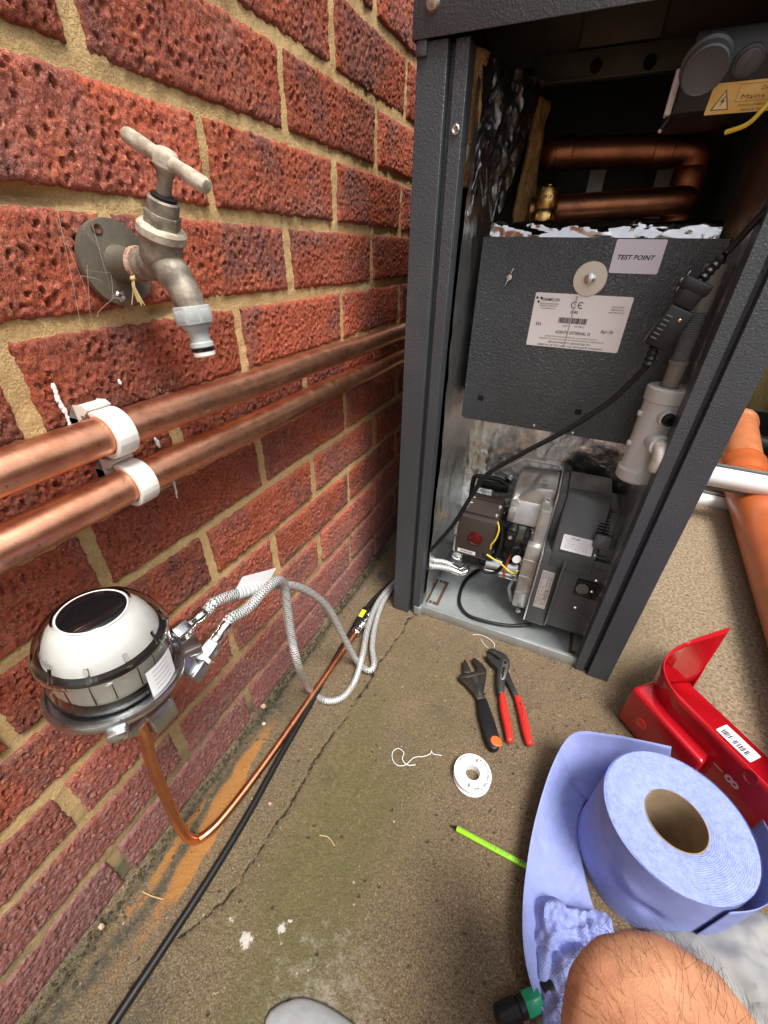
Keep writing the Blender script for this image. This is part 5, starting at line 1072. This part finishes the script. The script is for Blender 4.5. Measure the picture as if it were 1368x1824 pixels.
# dark fan cover: stepped profile in y,z swept along x, built as two mouldings
x0, x1 = .3695, .482
bm = B(); prism(bm, [(.633, .037), (.640, .034), (.78, .034), (.78, .20), (.652, .20), (.6495, .168), (.6375, .060)], V((x0, 0, 0)), Y_, Z_, .036, .003)
prism(bm, [(.636, .040), (.78, .040), (.78, .20), (.657, .20), (.6535, .166), (.6415, .062)], V((x0 + .0365, 0, 0)), Y_, Z_, x1 - x0 - .036, .004); cov = obj('fan_cover', bm, m_dg, bur)
bm = B(); prism(bm, [(.6475, .172), (.650, .202), (.6620, .232), (.700, .292), (.712, .300), (.79, .300), (.79, .172)], V((x0 + .012, 0, 0)), Y_, Z_, .072, .005); 
prism(bm, [(.665, .172), (.668, .205), (.690, .245), (.712, .272), (.79, .272), (.79, .172)], V((x0 + .084, 0, 0)), Y_, Z_, x1 - x0 - .084 - .008, .004)
bx(bm, (x0 + .0002, .69, .17), (x0 + .0118, .79, .296), .002); obj('motor_cover', bm, m_dg, bur)
bm = B(); bx(bm, (x0 - .0032, .634, .036), (x0 - .0002, .80, .200), .0012); bx(bm, (x0 - .0032, .685, .20), (x0 - .0002, .80, .297), .0012); obj('split_seam', bm, m_cast, bur)
# details standing proud of the cover
def facepoint(px, py, y): return at(px, py, y=y)
bm = B()
for k in range(9):
    a = at(1064 + 1.5 * k, 948 - 5.6 * k, y=.668 + .0045 * k); box(bm, a + V((.008, .000, 0)), (.020 - .0012 * k, .003, .0016), None, .0004)
obj('vent_ribs', bm, m_blk, bur)
bm = B(); c = at(1072, 965, y=.660); box(bm, c, (.026, .018, .026), Matrix.Rotation(R_(-20), 3, 'X'), .004); obj('cable_entry', bm, m_dg, bur)
bm = B()
for px, py in ((1060, 990), (1055, 1012), (1045, 1098), (1015, 1096), (1050, 1032)):
    c = at(px, py, y=.6545 - (.010 if py > 1050 else 0)); box(bm, c, (.034, .006, .0035), None, .0012)
bx(bm, (x0 + .0355, .6325, .040), (x0 + .0385, .652, .192), .001); obj('moulded_ribs', bm, m_dg, bur)
c = at(1037, 1049, y=.650); bm = B(); bx(bm, (c.x - .012, .6475, c.z - .017), (c.x + .042, .6510, c.z + .020), .001); obj('adjuster_recess', bm, m_blk, bur)
c = at(1037, 1049, y=.646); bm = B(); lathe(bm, [(.0105, 0), (.0105, .0035), (.0088, .0040), (.0080, .0025), (.0052, .0025), (.0050, .0050), (.0020, .0052), (.0018, .003), (0, .003)], V((c.x, .6475, c.z)), -Y_, 32); obj('adjuster_dial', bm, M('dial_plastic', (.17, .17, .155), .35), bur)
for px, py, y in ((1062, 1034, .646), (1054, 1054, .646), (1024, 1082, .642), (1037, 920, .700), (1059, 990, .654), (974, 987, .655), (1000, 880, .715), (972, 895, .705), (952, 986, .662)):
    c = at(px, py, y=y); bm = B(); lathe(bm, [(.0026, -.002), (.0026, .0010), (.0020, .0020), (.0010, .0021), (.0008, .0008), (0, .0008)], c, V((0, -.85, .5)), 14); obj('cover_screw', bm, m_chrome, bur)
# burner labels
def plane_label(name, px_c, px_r, px_t, y0, y1, w, h, fnc, mats):
    c = at(*px_c, y=(y0 + y1) / 2); u = X_; v = (at(*px_t, y=y1) - c); v = (v - u * v.dot(u)).normalized(); n = u.cross(v); bm = B(); c = c + n * .0006; rect(bm, c, u, v, w, h, 0, .0012); fnc(bm, c + n * .0003, u, v); obj(name, bm, mats, bur); return c
sl_n = V((0, -(.292 - .232), (.700 - .662))).normalized(); sl_v = V((0, .700 - .662, .292 - .232)).normalized()
def on_slope(px, py):
    d = CR * ((px - 684) / FPX) - CU * ((py - 912) / FPX) + CF; p0 = V((0, .662, .232)); t = (p0 - CP).dot(sl_n) / d.dot(sl_n); return CP + d * t
c = on_slope(1016, 968); bm = B(); c = c + sl_n * .0007; cx = .4185; c = V((cx, c.y, c.z)); rect(bm, c, X_, sl_v, .050, .028, 0, .002); g = c + sl_n * .0003
text(bm, '3721682', .0042, g + sl_v * .0075 - X_ * .005, X_, sl_v, 1, .01); text(bm, 'RDB 2.2  12.8 kg/h', .0038, g + sl_v * .0028, X_, sl_v, 2, 0, .038)
for k in range(3):
    for q in range(9): rect(bm, g + X_ * (-.018 + .0042 * q) - sl_v * (.001 + .0036 * k), X_, sl_v, .0028 if (k + q) % 4 else .0012, .0016, 2)
obj('burner_label', bm, [m_labw, m_ink, M('blurred_ink', (.50, .50, .53), .6)], bur)
lv_ = V((0, .6495 - .6375, .168 - .060)).normalized(); ln_ = X_.cross(lv_)
c = V((.3875, (.6495 + .6375) / 2 - .0007 , .117)); bm = B(); rect(bm, c + ln_ * .0001, X_, lv_, .0215, .084, 0, .001); g = c + ln_ * .0004; qq = random.Random(8)
for k in range(22):
    for q in range(4):
        if qq.random() < .75: rect(bm, g + X_ * (-.0078 + .0050 * q) + lv_ * (.037 - .0033 * k), X_, lv_, qq.uniform(.0018, .0042), .0011, 1)
rect(bm, g + X_ * .006 - lv_ * .010, X_, lv_, .005, .022, 1); barcode(bm, g + ln_ * .0002 + X_ * .006 - lv_ * .010, lv_, X_, .020, .0042, 0, 14, 3)
obj('rating_label', bm, [m_labs, M('rating_ink', (.14, .14, .14), .6)], bur)
c = V((.3465, .7145, .2905)); bm = B(); rect(bm, c + V((-.006, .02, .0012)), X_, Y_, .014, .018, 0, .001); 
for k in range(4): rect(bm, c + V((-.006, .014 + .004 * k, .0015)), X_, Y_, .010, .0016, 1)
bm.faces.ensure_lookup_table(); obj('type_label', bm, [m_labw, m_inkg], bur)
# brown control unit with red button
bm = B(); bx(bm, (.2070, .656, .134), (.2800, .750, .226), .005); bx(bm, (.2100, .668, .2255), (.2770, .745, .232), .002); bx(bm, (.2050, .6545, .175), (.2120, .66, .180), .001); cbx = obj('control_unit', bm, m_brown, bur)
c = V((.2450, .656, .182)); bm = B(); lathe(bm, [(.0145, 0), (.0145, .0025), (.0130, .0030), (.0120, .0020), (.006, .0034), (0, .0038)], c, -Y_, 36); obj('reset_button', bm, m_redl, bur)
bm = B(); c = V((.2320, .6555, .1455)); rect(bm, c, X_, Z_, .036, .0085, 0, .0005); barcode(bm, c - Y_ * .0002, X_, Z_, .025, .0042, 1, 16, 6); obj('serial_sticker', bm, [m_labw, m_inkg], bur)
bm = B(); tz_ = .2324
for k, (px, py) in enumerate(((.2155, .735), (.2150, .722), (.2150, .710), (.2150, .700))): rect(bm, V((px + .004 * (k % 2), py, tz_)), X_, Y_, .006, .004, 0)
text(bm, 'LANDI', .008, V((.2175, .688, tz_)), Y_, -X_, 0, .01, .02)
for k in range(5): rect(bm, V((.250, .712 - .005 * k, tz_)), X_, Y_, .036 - .003 * (k % 3), .0012, 1)
bx(bm, (.2250, .7185, tz_ - .0004), (.2765, .7195, tz_ + .0003), 0, 2); obj('unit_print', bm, [m_labl, M('dark_brown_print', (.095, .075, .07), .5), m_ink], bur)
for x, y in ((.2745, .6725), (.2745, .706)):
    bm = B(); lathe(bm, [(.0040, -.004), (.0040, .0015), (.003, .0028), (.001, .003), (0, .002)], V((x, y, .232)), Z_, 16); obj('cover_screw', bm, m_chrome, bur)
# bracket loop, wiring, photocell, motor, pump and lines
bm = B(); tube(bm, spline([V((.205, .765, .20)), V((.204, .768, .245)), V((.212, .77, .256)), V((.255, .77, .258)), V((.268, .77, .252))], 5), .005, 10); bx(bm, (.212, .765, .232), (.276, .778, .250), .003); obj('plug_bracket', bm, m_blk, bur)
bm = B(); c = V((.307, .672, .190)); cyl(bm, c + V((0, .03, .01)), c + V((0, 0, .012)), .011, 20, bev=.003); bx(bm, (c.x - .009, c.y - .006, c.z - .018), (c.x + .009, c.y + .010, c.z + .016), .004); obj('photocell_plug', bm, m_rub, bur)
bm = B(); lathe(bm, [(.004, .0), (.004, .002), (.0015, .0028), (0, .002)], c + V((0, -.006, .008)), -Y_, 14); obj('cover_screw', bm, m_chrome, bur)
def wire(pts, r, mat, name='wire'): bm = B(); tube(bm, spline(pts, 8), r, 10); return obj(name, bm, mat, bur)
wire([c + V((0, -.002, -.016)), c + V((.001, -.005, -.035)), c + V((-.002, -.006, -.060)), c + V((-.012, -.008, -.082)), c + V((-.035, -.010, -.086)), c + V((-.050, -.008, -.066)), c + V((-.048, 0, -.04))], .0034, m_rub, 'cable')
wire([V((.282, .676, .222)), V((.291, .672, .195)), V((.292, .664, .165)), V((.284, .660, .142)), V((.268, .658, .143)), V((.266, .660, .156)), V((.280, .662, .163))], .0036, m_rub, 'cable')
wire([V((.279, .664, .226)), V((.2845, .660, .212)), V((.2825, .657, .192)), V((.2765, .656, .176)), V((.2765, .657, .166))], .0017, m_wy)
wire([V((.272, .655, .152)), V((.285, .653, .148)), V((.300, .656, .140)), V((.318, .655, .128)), V((.330, .652, .128)), V((.334, .650, .138))], .0017, m_wy)
wire([V((.315, .672, .160)), V((.312, .668, .140)), V((.310, .664, .118)), V((.312, .662, .104))], .0026, m_wg); wire([V((.330, .664, .178)), V((.326, .664, .160)), V((.318, .668, .152))], .0035, m_blkg)
bm = B(); cyl(bm, V((.318, .676, .172)), V((.324, .664, .170)), .013, 24, bev=.002); lathe(bm, [(.010, 0), (.010, .003), (.007, .0035), (.007, .001), (0, .001)], V((.324, .665, .170)), V((.4, -.9, 0)), 24); obj('coil', bm, m_blk, bur)
bm = B(); lathe(bm, [(.0085, 0), (.0085, .0008), (.0070, .0008)], V((.3275, .658, .158)), V((.4, -.9, .1)), 24); obj('coil_ring', bm, m_labw, bur)
bm = B(); cyl(bm, V((.268, .686, .112)), V((.335, .690, .112)), .020, 32, bev=.003); bx(bm, (.300, .678, .088), (.345, .70, .098), .002); obj('pump_motor', bm, m_steel, bur)
bm = B(); cyl(bm, V((.222, .684, .112)), V((.268, .686, .112)), .019, 28, bev=.003); cyl(bm, V((.236, .684, .112)), V((.240, .684, .112)), .0205, 28); obj('motor_end', bm, m_blk, bur)
bm = B(); bx(bm, (.196, .690, .110), (.224, .730, .150), .004); cyl(bm, V((.205, .700, .150)), V((.205, .700, .188)), .013, 20, bev=.002); cyl(bm, V((.212, .69, .120)), V((.212, .672, .118)), .009, 20, bev=.001); obj('oil_pump', bm, m_cast, bur)
bm = B(); lathe(bm, [(.0095, 0), (.0095, .003), (.007, .004), (.007, .0025), (.003, .0025), (0, .003)], V((.209, .684, .108)), V((.1, -1, .1)), 24); obj('pump_cap', bm, m_chrome, bur)
bm = B(); lathe(bm, [(.009, 0), (.011, .004), (.009, .008), (.007, .012)], V((.199, .74, .16)), V((-1, -.3, 0)), 20); lathe(bm, [(.010, -.002), (.012, .0), (.010, .003)], V((.204, .755, .150)), V((-.5, -1, 0)), 20); obj('brass_union', bm, m_brass, bur)
hA = [at(742, 1003, y=.645), at(765, 999, y=.648), at(790, 1001, y=.653), at(806, 1008, y=.657)]; hB = [at(742, 1015, y=.630), at(770, 1009, y=.634), at(795, 1012, y=.640), at(808, 1016, y=.642)]
for hh in (hA, hB):
    P = spline(hh, 10); bm = B(); tube(bm, P, .0056, 16, uv=True); o = obj('oil_hose', bm, m_braid, bur); e = P[-1]; dd = (P[-1] - P[-4]).normalized()
    bm = B(); tube(bm, [e - dd * .004, e + dd * .003, e + dd * .010], .0064, 16); obj('hose_ferrule', bm, m_chrome, bur)
    bm = B(); tube(bm, spline([e + dd * .008, e + dd * .016, e + dd * .024 + V((.002, .010, .006)), V((.224, .686, .104))], 6), .0048, 14); obj('hose_tail', bm, m_steel, bur)
wire([at(915, 1012, z=.030), at(893, 1008, z=.020), at(862, 1010, z=.0165), at(830, 1032, z=.0165), at(818, 1068, z=.0165), at(830, 1093, z=.0165), at(862, 1106, z=.0165), at(905, 1114, z=.0165), at(945, 1113, z=.018)], .0036, m_rub, 'cable')
wire([V((.330, .668, .095)), V((.326, .664, .080)), V((.332, .662, .062)), V((.336, .664, .048))], .0035, m_greypipe)
for px, py, y in ((923, 1086, .652), (973, 893, .70), (947, 990, .66)):
    c = at(px, py, y=y); bm = B(); hexa(bm, c + Y_ * .003, c - Y_ * .004, .0055, 0, .0004); obj('housing_bolt', bm, m_steel, bur)
# ---------------------------------------------------------------- blue paper roll with its loose tail
RH = .120; rc = at(1207, 1458, z=RH); RC = V((rc.x, rc.y, 0)); RR, CRR = .0745, .0315
roll = thing('paper_roll', 'big roll of blue wiping paper with cardboard core standing on the concrete', 'paper roll', RC.to_tuple())
bm = B(); NA = 96
def side(i, j):
    a = 2 * math.pi * i; z = .001 + (RH - .001) * j; r = RR + .0012 * math.sin(a * 2 + 1) + .0010 * vN(a * 2, z * 30, 0, 40)
    for (a0, z0, wa, wz, dp) in ((R_(-128), .058, .15, .011, .0042), (R_(-100), .052, .16, .009, .0050), (R_(-118), .070, .20, .012, -.0030), (R_(-138), .080, .12, .010, .0025)):
        da = (a - a0 + math.pi) % (2 * math.pi) - math.pi; r -= dp * math.exp(-(da / wa) ** 2 - ((z - z0) / wz) ** 2)
    return RC + V((math.cos(a) * r, math.sin(a) * r, z))
sheet(bm, side, NA, 26, 0, True)
lay = bm.loops.layers.uv.verify()
for f in bm.faces:
    for l in f.loops: l[lay].uv = (l[lay].uv[0] * .468, l[lay].uv[1] * RH)
obj('paper_side', bm, m_pb, roll)
bm = B()
def top(i, j):
    a = 2 * math.pi * i; r = CRR + (RR - CRR) * j; z = RH + .0016 * vN(math.cos(a) * r * 60, math.sin(a) * r * 60, 0, 41)  - (.002 * (j > .99)) - .004 * (1 - j) ** 4
    if j > .999: r = RR + .0012 * math.sin(a * 2 + 1)
    return RC + V((math.cos(a) * r, math.sin(a) * r, z))
sheet(bm, top, 120, 22); obj('paper_top', bm, m_pbt, roll)
bm = B(); lathe(bm, [(CRR, .002), (CRR, RH - .0035), (CRR - .0012, RH - .0030), (CRR - .0016, RH - .004), (CRR - .0018, .002)], RC, Z_, 56, cap=False); obj('cardboard_core', bm, m_card, roll)
# tail: a paper strip leaving the back of the roll, flaring out and lying round it
T_ = [(1196, 1330, .118), (1140, 1318, .110), (1085, 1308, .092), (1022, 1306, .072), (985, 1360, .050), (952, 1465, .036), (934, 1575, .030), (931, 1670, .027), (946, 1755, .024), (985, 1835, .022)]
Bt = [(R_(66), .077), (R_(95), .078), (R_(122), .078), (R_(146), .0765), (R_(163), .0757), (R_(180), .0757), (R_(198), .0762), (R_(216), .081), (R_(232), .092), (R_(246), .104)]
TP = spline([at(a, b, z=h) for a, b, h in T_], 10); BP = spline([RC + V((math.cos(a) * r, math.sin(a) * r, .0085)) for a, r in Bt], 10); nT = len(TP) - 1
def tail(i, j):
    k = i * nT; q = min(int(k), nT - 1); f = k - q; A = BP[q] * (1 - f) + BP[q + 1] * f; C = TP[q] * (1 - f) + TP[q + 1] * f
    P = A * (1 - j) + C * j; flat_ = min(1., max(0., (i - .12) * 2.4)); P.z = A.z + (C.z - A.z) * (j ** (1 + 1.3 * flat_)) + .003 * vN(i * 9, j * 3, 0, 44) * flat_ * (1 if j > 0 else 0) + .0026 * vN(i * 30 + j * 4, j * 9 - i * 5, 0, 45) * flat_ * (j > .05)
    if abs(i - .36 - .06 * j) < .012: P.z -= .0030
    return P
bm = B(); sheet(bm, tail, nT * 2, 22, 0, True); lay = bm.loops.layers.uv.verify()
for f in bm.faces:
    for l in f.loops: l[lay].uv = (l[lay].uv[0] * .5, l[lay].uv[1] * .12)
o = obj('loose_tail', bm, m_pb, roll); thick(o, .0005)
# torn end of the outer wrap, right side
bm = B()
def rend(i, j):
    a = R_(-62 + 92 * i); r = RR + .002 + .045 * i ** 1.6 ; z = .003 + (RH - .004 - .03 * i ** 2 + .004 * vN(i * 9, 0, 0, 47)) * j; return RC + V((math.cos(a) * r, math.sin(a) * r, z))
sheet(bm, rend, 30, 16, 0, True); lay = bm.loops.layers.uv.verify()
for f in bm.faces:
    for l in f.loops: l[lay].uv = (l[lay].uv[0] * .16, l[lay].uv[1] * .12)
o = obj('outer_wrap', bm, m_pb, roll); thick(o, .0005)
# crumpled sheet of the same paper
cr_px = [(938, 1640), (956, 1592), (1020, 1583), (1078, 1618), (1160, 1700), (1130, 1790), (1090, 1850), (1000, 1850)]
def crum(i, j):
    A = V((at(952, 1585, z=.036).x, at(952, 1585, z=.036).y, 0)); Bp = at(1085, 1618, z=.036); Cp = at(985, 1870, z=.04); Dp = at(1190, 1800, z=.04)
    P = (A * (1 - i) + V((Bp.x, Bp.y, 0)) * i) * (1 - j) + (V((Cp.x, Cp.y, 0)) * (1 - i) + V((Dp.x, Dp.y, 0)) * i) * j
    h = .020 + .045 * abs(vN(i * 2.4, j * 3.2, 0, 51)) * 2 + .012 * abs(vN(i * 6 + j * 3, j * 6, 0, 52)) * 2 + .004 * abs(vN(i * 14 - j * 6, j * 11, 0, 53)) * 2
    e = min(i, 1 - i, j * 1.6) ; P.z = .004 + h * min(1., .45 + e * 4.5); P.x += .010 * vN(i * 4, j * 6, 0, 54); P.y += .010 * vN(i * 4, j * 6, 0, 55); return P
bm = B(); sheet(bm, crum, 60, 70, 0, True); lay = bm.loops.layers.uv.verify()
for f in bm.faces:
    for l in f.loops: l[lay].uv = (l[lay].uv[0] * .12, l[lay].uv[1] * .18)
bmesh.ops.recalc_face_normals(bm, faces=bm.faces); cp0 = at(1010, 1700, z=0)
o = obj('crumpled_paper', bm, m_pb, None, loc=cp0, ang=60); thick(o, .0004); tag(o, 'crumpled sheet of blue wiping paper in front of the big roll', 'paper')
# ---------------------------------------------------------------- red sheet metal cover
tipb = at(1233, 1225, z=.003); RHt = .118
cov_px = [(1300, 1118), (1245, 1136), (1212, 1150), (1192, 1164), (1183, 1183), (1188, 1208), (1205, 1236), (1228, 1260), (1262, 1293), (1310, 1341), (1340, 1371), (1400, 1431), (1470, 1500)]
RPt = [at(a, b, z=RHt) for a, b in cov_px]; RPs = spline(RPt, 6)
redc = thing('red_cover', 'glossy red sheet metal cover with a barcode sticker lying behind the blue roll', 'metal cover', (tipb.x, tipb.y, 0))
bm = B(); n = len(RPs)
def redw(i, j):
    k = i * (n - 1); q = min(int(k), n - 2); f = k - q; P = RPs[q] * (1 - f) + RPs[q + 1] * f; z = .003 + (RHt - .003) * j; w_ = max(0., 1 - i / .13) ** 1.0 * (1 - j); P = P * (1 - w_) + tipb * w_
    nt = .004 * math.exp(-((i - .128) / .006) ** 2); return V((P.x, P.y, z - (nt if j > .97 else 0)))
sheet(bm, redw, (n - 1) * 3, 10); o = obj('curved_wall', bm, m_red, redc); thick(o, .0024)
# base plate on the inner side
rb = [at(1233, 1225, z=.003), at(1290, 1278, z=.003), at(1368, 1352, z=.003), at(1470, 1450, z=.003)]
poly = [V((p.x, p.y, 0)) for p in rb] + [V((p.x, p.y, 0)) for p in RPs[::-2]]
bm = B(); f = bm.faces.new([bm.verts.new(V((p.x, p.y, .004))) for p in poly]); bmesh.ops.triangulate(bm, faces=bm.faces); o = obj('base_plate', bm, m_red, redc); thick(o, .0024)
# outer foot box with mounting hole
C0 = at(1097, 1275, z=.002); uw = (RPs[62] - RPs[46]); uw.z = 0; uw.normalize(); bk = at(1163, 1200, z=.085) - at(1126, 1213, z=.085); bk.z = 0
quad = [V((C0.x, C0.y, 0)), V((C0.x, C0.y, 0)) + bk * 1.5, V((C0.x, C0.y, 0)) + bk * 1.5 + uw * .10, V((C0.x, C0.y, 0)) + uw * .12]
bm = B(); prism(bm, [(q.x, q.y) for q in quad], V((0, 0, .002)), X_, Y_, .078, .006, 0, 3)
obj('foot_box', bm, m_red, redc)
fd = uw; fnn = V((fd.y, -fd.x, 0)); fnn = fnn if fnn.dot(CP - quad[0]) > 0 else -fnn
hcx = quad[0] + fd * .036 + Z_ * .040 + fnn * .0004
bm = B(); lathe(bm, [(.0085, 0), (.0085, .001), (.0072, .0014), (.0066, .0004), (0, .0004)], hcx, fnn, 28); obj('mounting_hole', bm, M('red_inside', (.75, .05, .04), .3), redc)
# barcode sticker on the base plate, printed number on the wall
s0, s1, s2, s3 = at(1276, 1300, z=.0065), at(1296, 1292, z=.0065), at(1354, 1344, z=.0065), at(1336, 1360, z=.0065)
cS = (s0 + s1 + s2 + s3) / 4; uS = ((s3 - s0) + (s2 - s1)).normalized(); vS = Z_.cross(uS); wS = (s3 - s0).length; hS = abs((s1 - s0).dot(vS))
bm = B(); rect(bm, cS, uS, vS, wS, hS, 0, .002); barcode(bm, cS + Z_ * .0003 - vS * hS * .12, uS, vS, wS * .82, hS * .44, 1, 24, 12); text(bm, '614173', hS * .16, cS + Z_ * .0003 + vS * hS * .20, uS, vS, 1, 0, wS * .22); text(bm, '8', hS * .14, cS + Z_ * .0003 + vS * hS * .28 - uS * wS * .42, uS, vS, 1)
obj('barcode_sticker', bm, [m_labw, m_ink], redc)
kI = 58; wa_, wb_ = RPs[kI], RPs[kI + 4]; ud = (wb_ - wa_); ud.z = 0; ud.normalize(); nr = V((ud.y, -ud.x, 0)); nr = nr if nr.dot(CP - wa_) > 0 else -nr
def on_wall(px, py):
    d = CR * ((px - 684) / FPX) - CU * ((py - 912) / FPX) + CF; p0 = wa_ + nr * .0016; t = (p0 - CP).dot(nr) / d.dot(nr); return CP + d * t
c8 = on_wall(1303, 1392); bm = B(); text(bm, '8', .024, c8 + nr * .0003 - ud * .008, -Z_, ud, 0, .02); text(bm, 'I', .018, c8 + nr * .0003 - ud * .024, -Z_, ud, 0, .0); obj('printed_number', bm, M('pink_print', (.62, .40, .40), .5), redc)
c9 = on_wall(1338, 1385); bm = B(); lathe(bm, [(.0085, 0), (.0085, .0008), (.0070, .0012), (.0064, .0004), (0, .0004)], c9, nr, 24, sx=1.3); obj('slot_hole', bm, m_red, redc)
# ---------------------------------------------------------------- person: bare knee of whoever kneels behind the camera
def skin_body(name, nodes, edges, root, mat, levels=2):
    me = bpy.data.meshes.new(name); me.from_pydata([n_[0] for n_ in nodes], edges, []); o = bpy.data.objects.new(name, me); COL.objects.link(o)
    sk = o.modifiers.new('skin', 'SKIN'); sk.use_smooth_shade = True
    for i, n_ in enumerate(nodes): me.skin_vertices[0].data[i].radius = (n_[1], n_[1] if len(n_) < 3 else n_[2])
    me.skin_vertices[0].data[root].use_root = True
    s = o.modifiers.new('sub', 'SUBSURF'); s.levels = levels; s.render_levels = levels
    bpy.context.view_layer.update(); dg = bpy.context.evaluated_depsgraph_get(); m2 = bpy.data.meshes.new_from_object(o.evaluated_get(dg))
    bpy.data.objects.remove(o); bpy.data.meshes.remove(me); m2.materials.clear(); m2.materials.append(mat); m2.polygons.foreach_set('use_smooth', [True] * len(m2.polygons)); return m2
kray = (CR * ((1172 - 684) / FPX) - CU * ((1820 - 912) / FPX) + CF); KN = CP + kray * .255
hip = KN + V((.16, -.40, -.03)); ank = V((KN.x + .05, KN.y - .20, .07)); toe = ank + V((-.03, .15, -.045))
def lerp(a, b, t): return a * (1 - t) + b * t
nodes = [(hip, .098), (lerp(hip, KN, .35), .088), (lerp(hip, KN, .7), .073), (lerp(hip, KN, .90), .070, .074), (KN + V((-.004, .006, .004)), .062, .068), (lerp(KN, ank, .12), .060), (lerp(KN, ank, .32), .058), (lerp(KN, ank, .6), .047), (lerp(KN, ank, .88), .033), (ank, .036), (lerp(ank, toe, .5), .036), (toe, .026)]
pm = skin_body('person', nodes, [(i, i + 1) for i in range(len(nodes) - 1)], 0, m_skin, 4)
kc = KN + V((-.012, .035, .055))
for v in pm.vertices:
    dk = (v.co - kc).length
    if dk < .13: v.co += v.normal * (.0035 * math.exp(-(dk / .03) ** 2) - .0012 * math.exp(-((dk - .046) / .013) ** 2) + .004 * vN(v.co.x * 30, v.co.y * 30, v.co.z * 30, 81) + .0016 * vN(v.co.x * 95, v.co.y * 140, v.co.z * 120, 82))
pm.name = 'person'; pe = bpy.data.objects.new('person', pm); COL.objects.link(pe); pe.location = (ank.x, ank.y, 0); pm.transform(Matrix.Translation(-pe.location))
tag(pe, 'person with a bare hairy knee, kneeling at the bottom right corner', 'person')
hb = B(); hr = random.Random(21); pts_ = []
pm.calc_loop_triangles(); tris = [t for t in pm.loop_triangles if (V(t.center) + V(pe.location) - KN).length < .17]; ar = [t.area for t in tris]
ldir = (hip - KN).normalized()
for t in hr.choices(tris, ar, k=3800):
    a, b, c = [pm.vertices[i].co for i in t.vertices]; r1, r2 = hr.random(), hr.random()
    if r1 + r2 > 1: r1, r2 = 1 - r1, 1 - r2
    p = a + (b - a) * r1 + (c - a) * r2 + V(pe.location); n_ = V(t.normal); L = hr.uniform(.007, .018); g = (ldir * -.5 - Z_ * .7 + V((hr.uniform(-1, 1), hr.uniform(-1, 1), hr.uniform(-1, 1))) * .55); g = (g - n_ * g.dot(n_)).normalized()
    tube(hb, [p, p + n_ * L * .25 + g * L * .35, p + n_ * L * .36 + g * L * .75, p + n_ * L * .38 + g * L], [.00009, .000085, .00006, .00002], 3, cap=False)
obj('leg_hair', hb, m_hair, pe, kind='stuff')
sh = skin_body('shorts', [(hip + (hip - KN) * .1, .115), (lerp(hip, KN, .3), .103), (lerp(hip, KN, .52), .098)], [(0, 1), (1, 2)], 0, m_cloth, 2); sh.name = 'shorts'
sho = bpy.data.objects.new('shorts', sh); COL.objects.link(sho); sho.parent = pe; sh.transform(Matrix.Translation(-pe.location))
# ---------------------------------------------------------------- grey cloth, plastic bag, black and green tool at the bottom edge
def mound(name, label, cat, ctr, ux, uy, wx, wy, hgt, seed, mat, fold=1., nx=50, ny=44):
    def f(i, j):
        a, b = i * 2 - 1, j * 2 - 1; a, b = a * math.sqrt(1 - b * b / 2), b * math.sqrt(1 - a * a / 2); P = V((ctr.x, ctr.y, 0)) + ux * (a * wx) + uy * (b * wy)
        env = max(0., 1 - (a * a + b * b)) ** .5
        h = hgt * env * (1 + fold * (.55 * abs(vN(a * 2.2 + 5, b * 1.3, 0, seed)) * 2 - .25) + fold * .16 * abs(vN(a * 6, b * 4, 0, seed + 1)) * 2); P.z = .003 + h
        P += ux * .03 * vN(a * 2, b * 2, 0, seed + 2) * fold; return P
    bm = B(); sheet(bm, f, nx, ny); o = obj(name, bm, mat, None, loc=(ctr.x, ctr.y, 0), ang=50); thick(o, .0008); return tag(o, label, cat)
mound('grey_cloth', 'crumpled grey cloth lying at the right edge behind the knee', 'cloth', at(1375, 1770, z=.03), V((.9, .35, 0)).normalized(), V((-.35, .9, 0)).normalized(), .125, .075, .055, 61, m_cloth)
gbp = at(592, 1897, z=.01); mound('plastic_bag', 'pale grey plastic bag edge on the ground at the bottom of the picture', 'plastic bag', gbp, X_, Y_, .074, .030, .011, 71, m_bag, .3)
tt = at(905, 1806, z=.014); tt2 = at(965, 1775, z=.016); td = (tt2 - tt).normalized()
tool = thing('black_fitting', 'black cylindrical fitting with a green collar beside the blue paper, bottom edge', 'fitting', (tt.x, tt.y, 0))
bm = B(); cyl(bm, tt - td * .012, tt + td * .012, .0105, 28, bev=.002); cyl(bm, tt + td * .012, tt + td * .018, .009, 24); obj('black_end', bm, m_rub, tool)
bm = B(); hexa(bm, tt + td * .018, tt + td * .036, .0110, 0, .0015); obj('green_collar', bm, m_green, tool)
bm = B(); cyl(bm, tt + td * .040, tt + td * .075, .0105, 24, bev=.001); obj('black_body', bm, m_rub, tool)
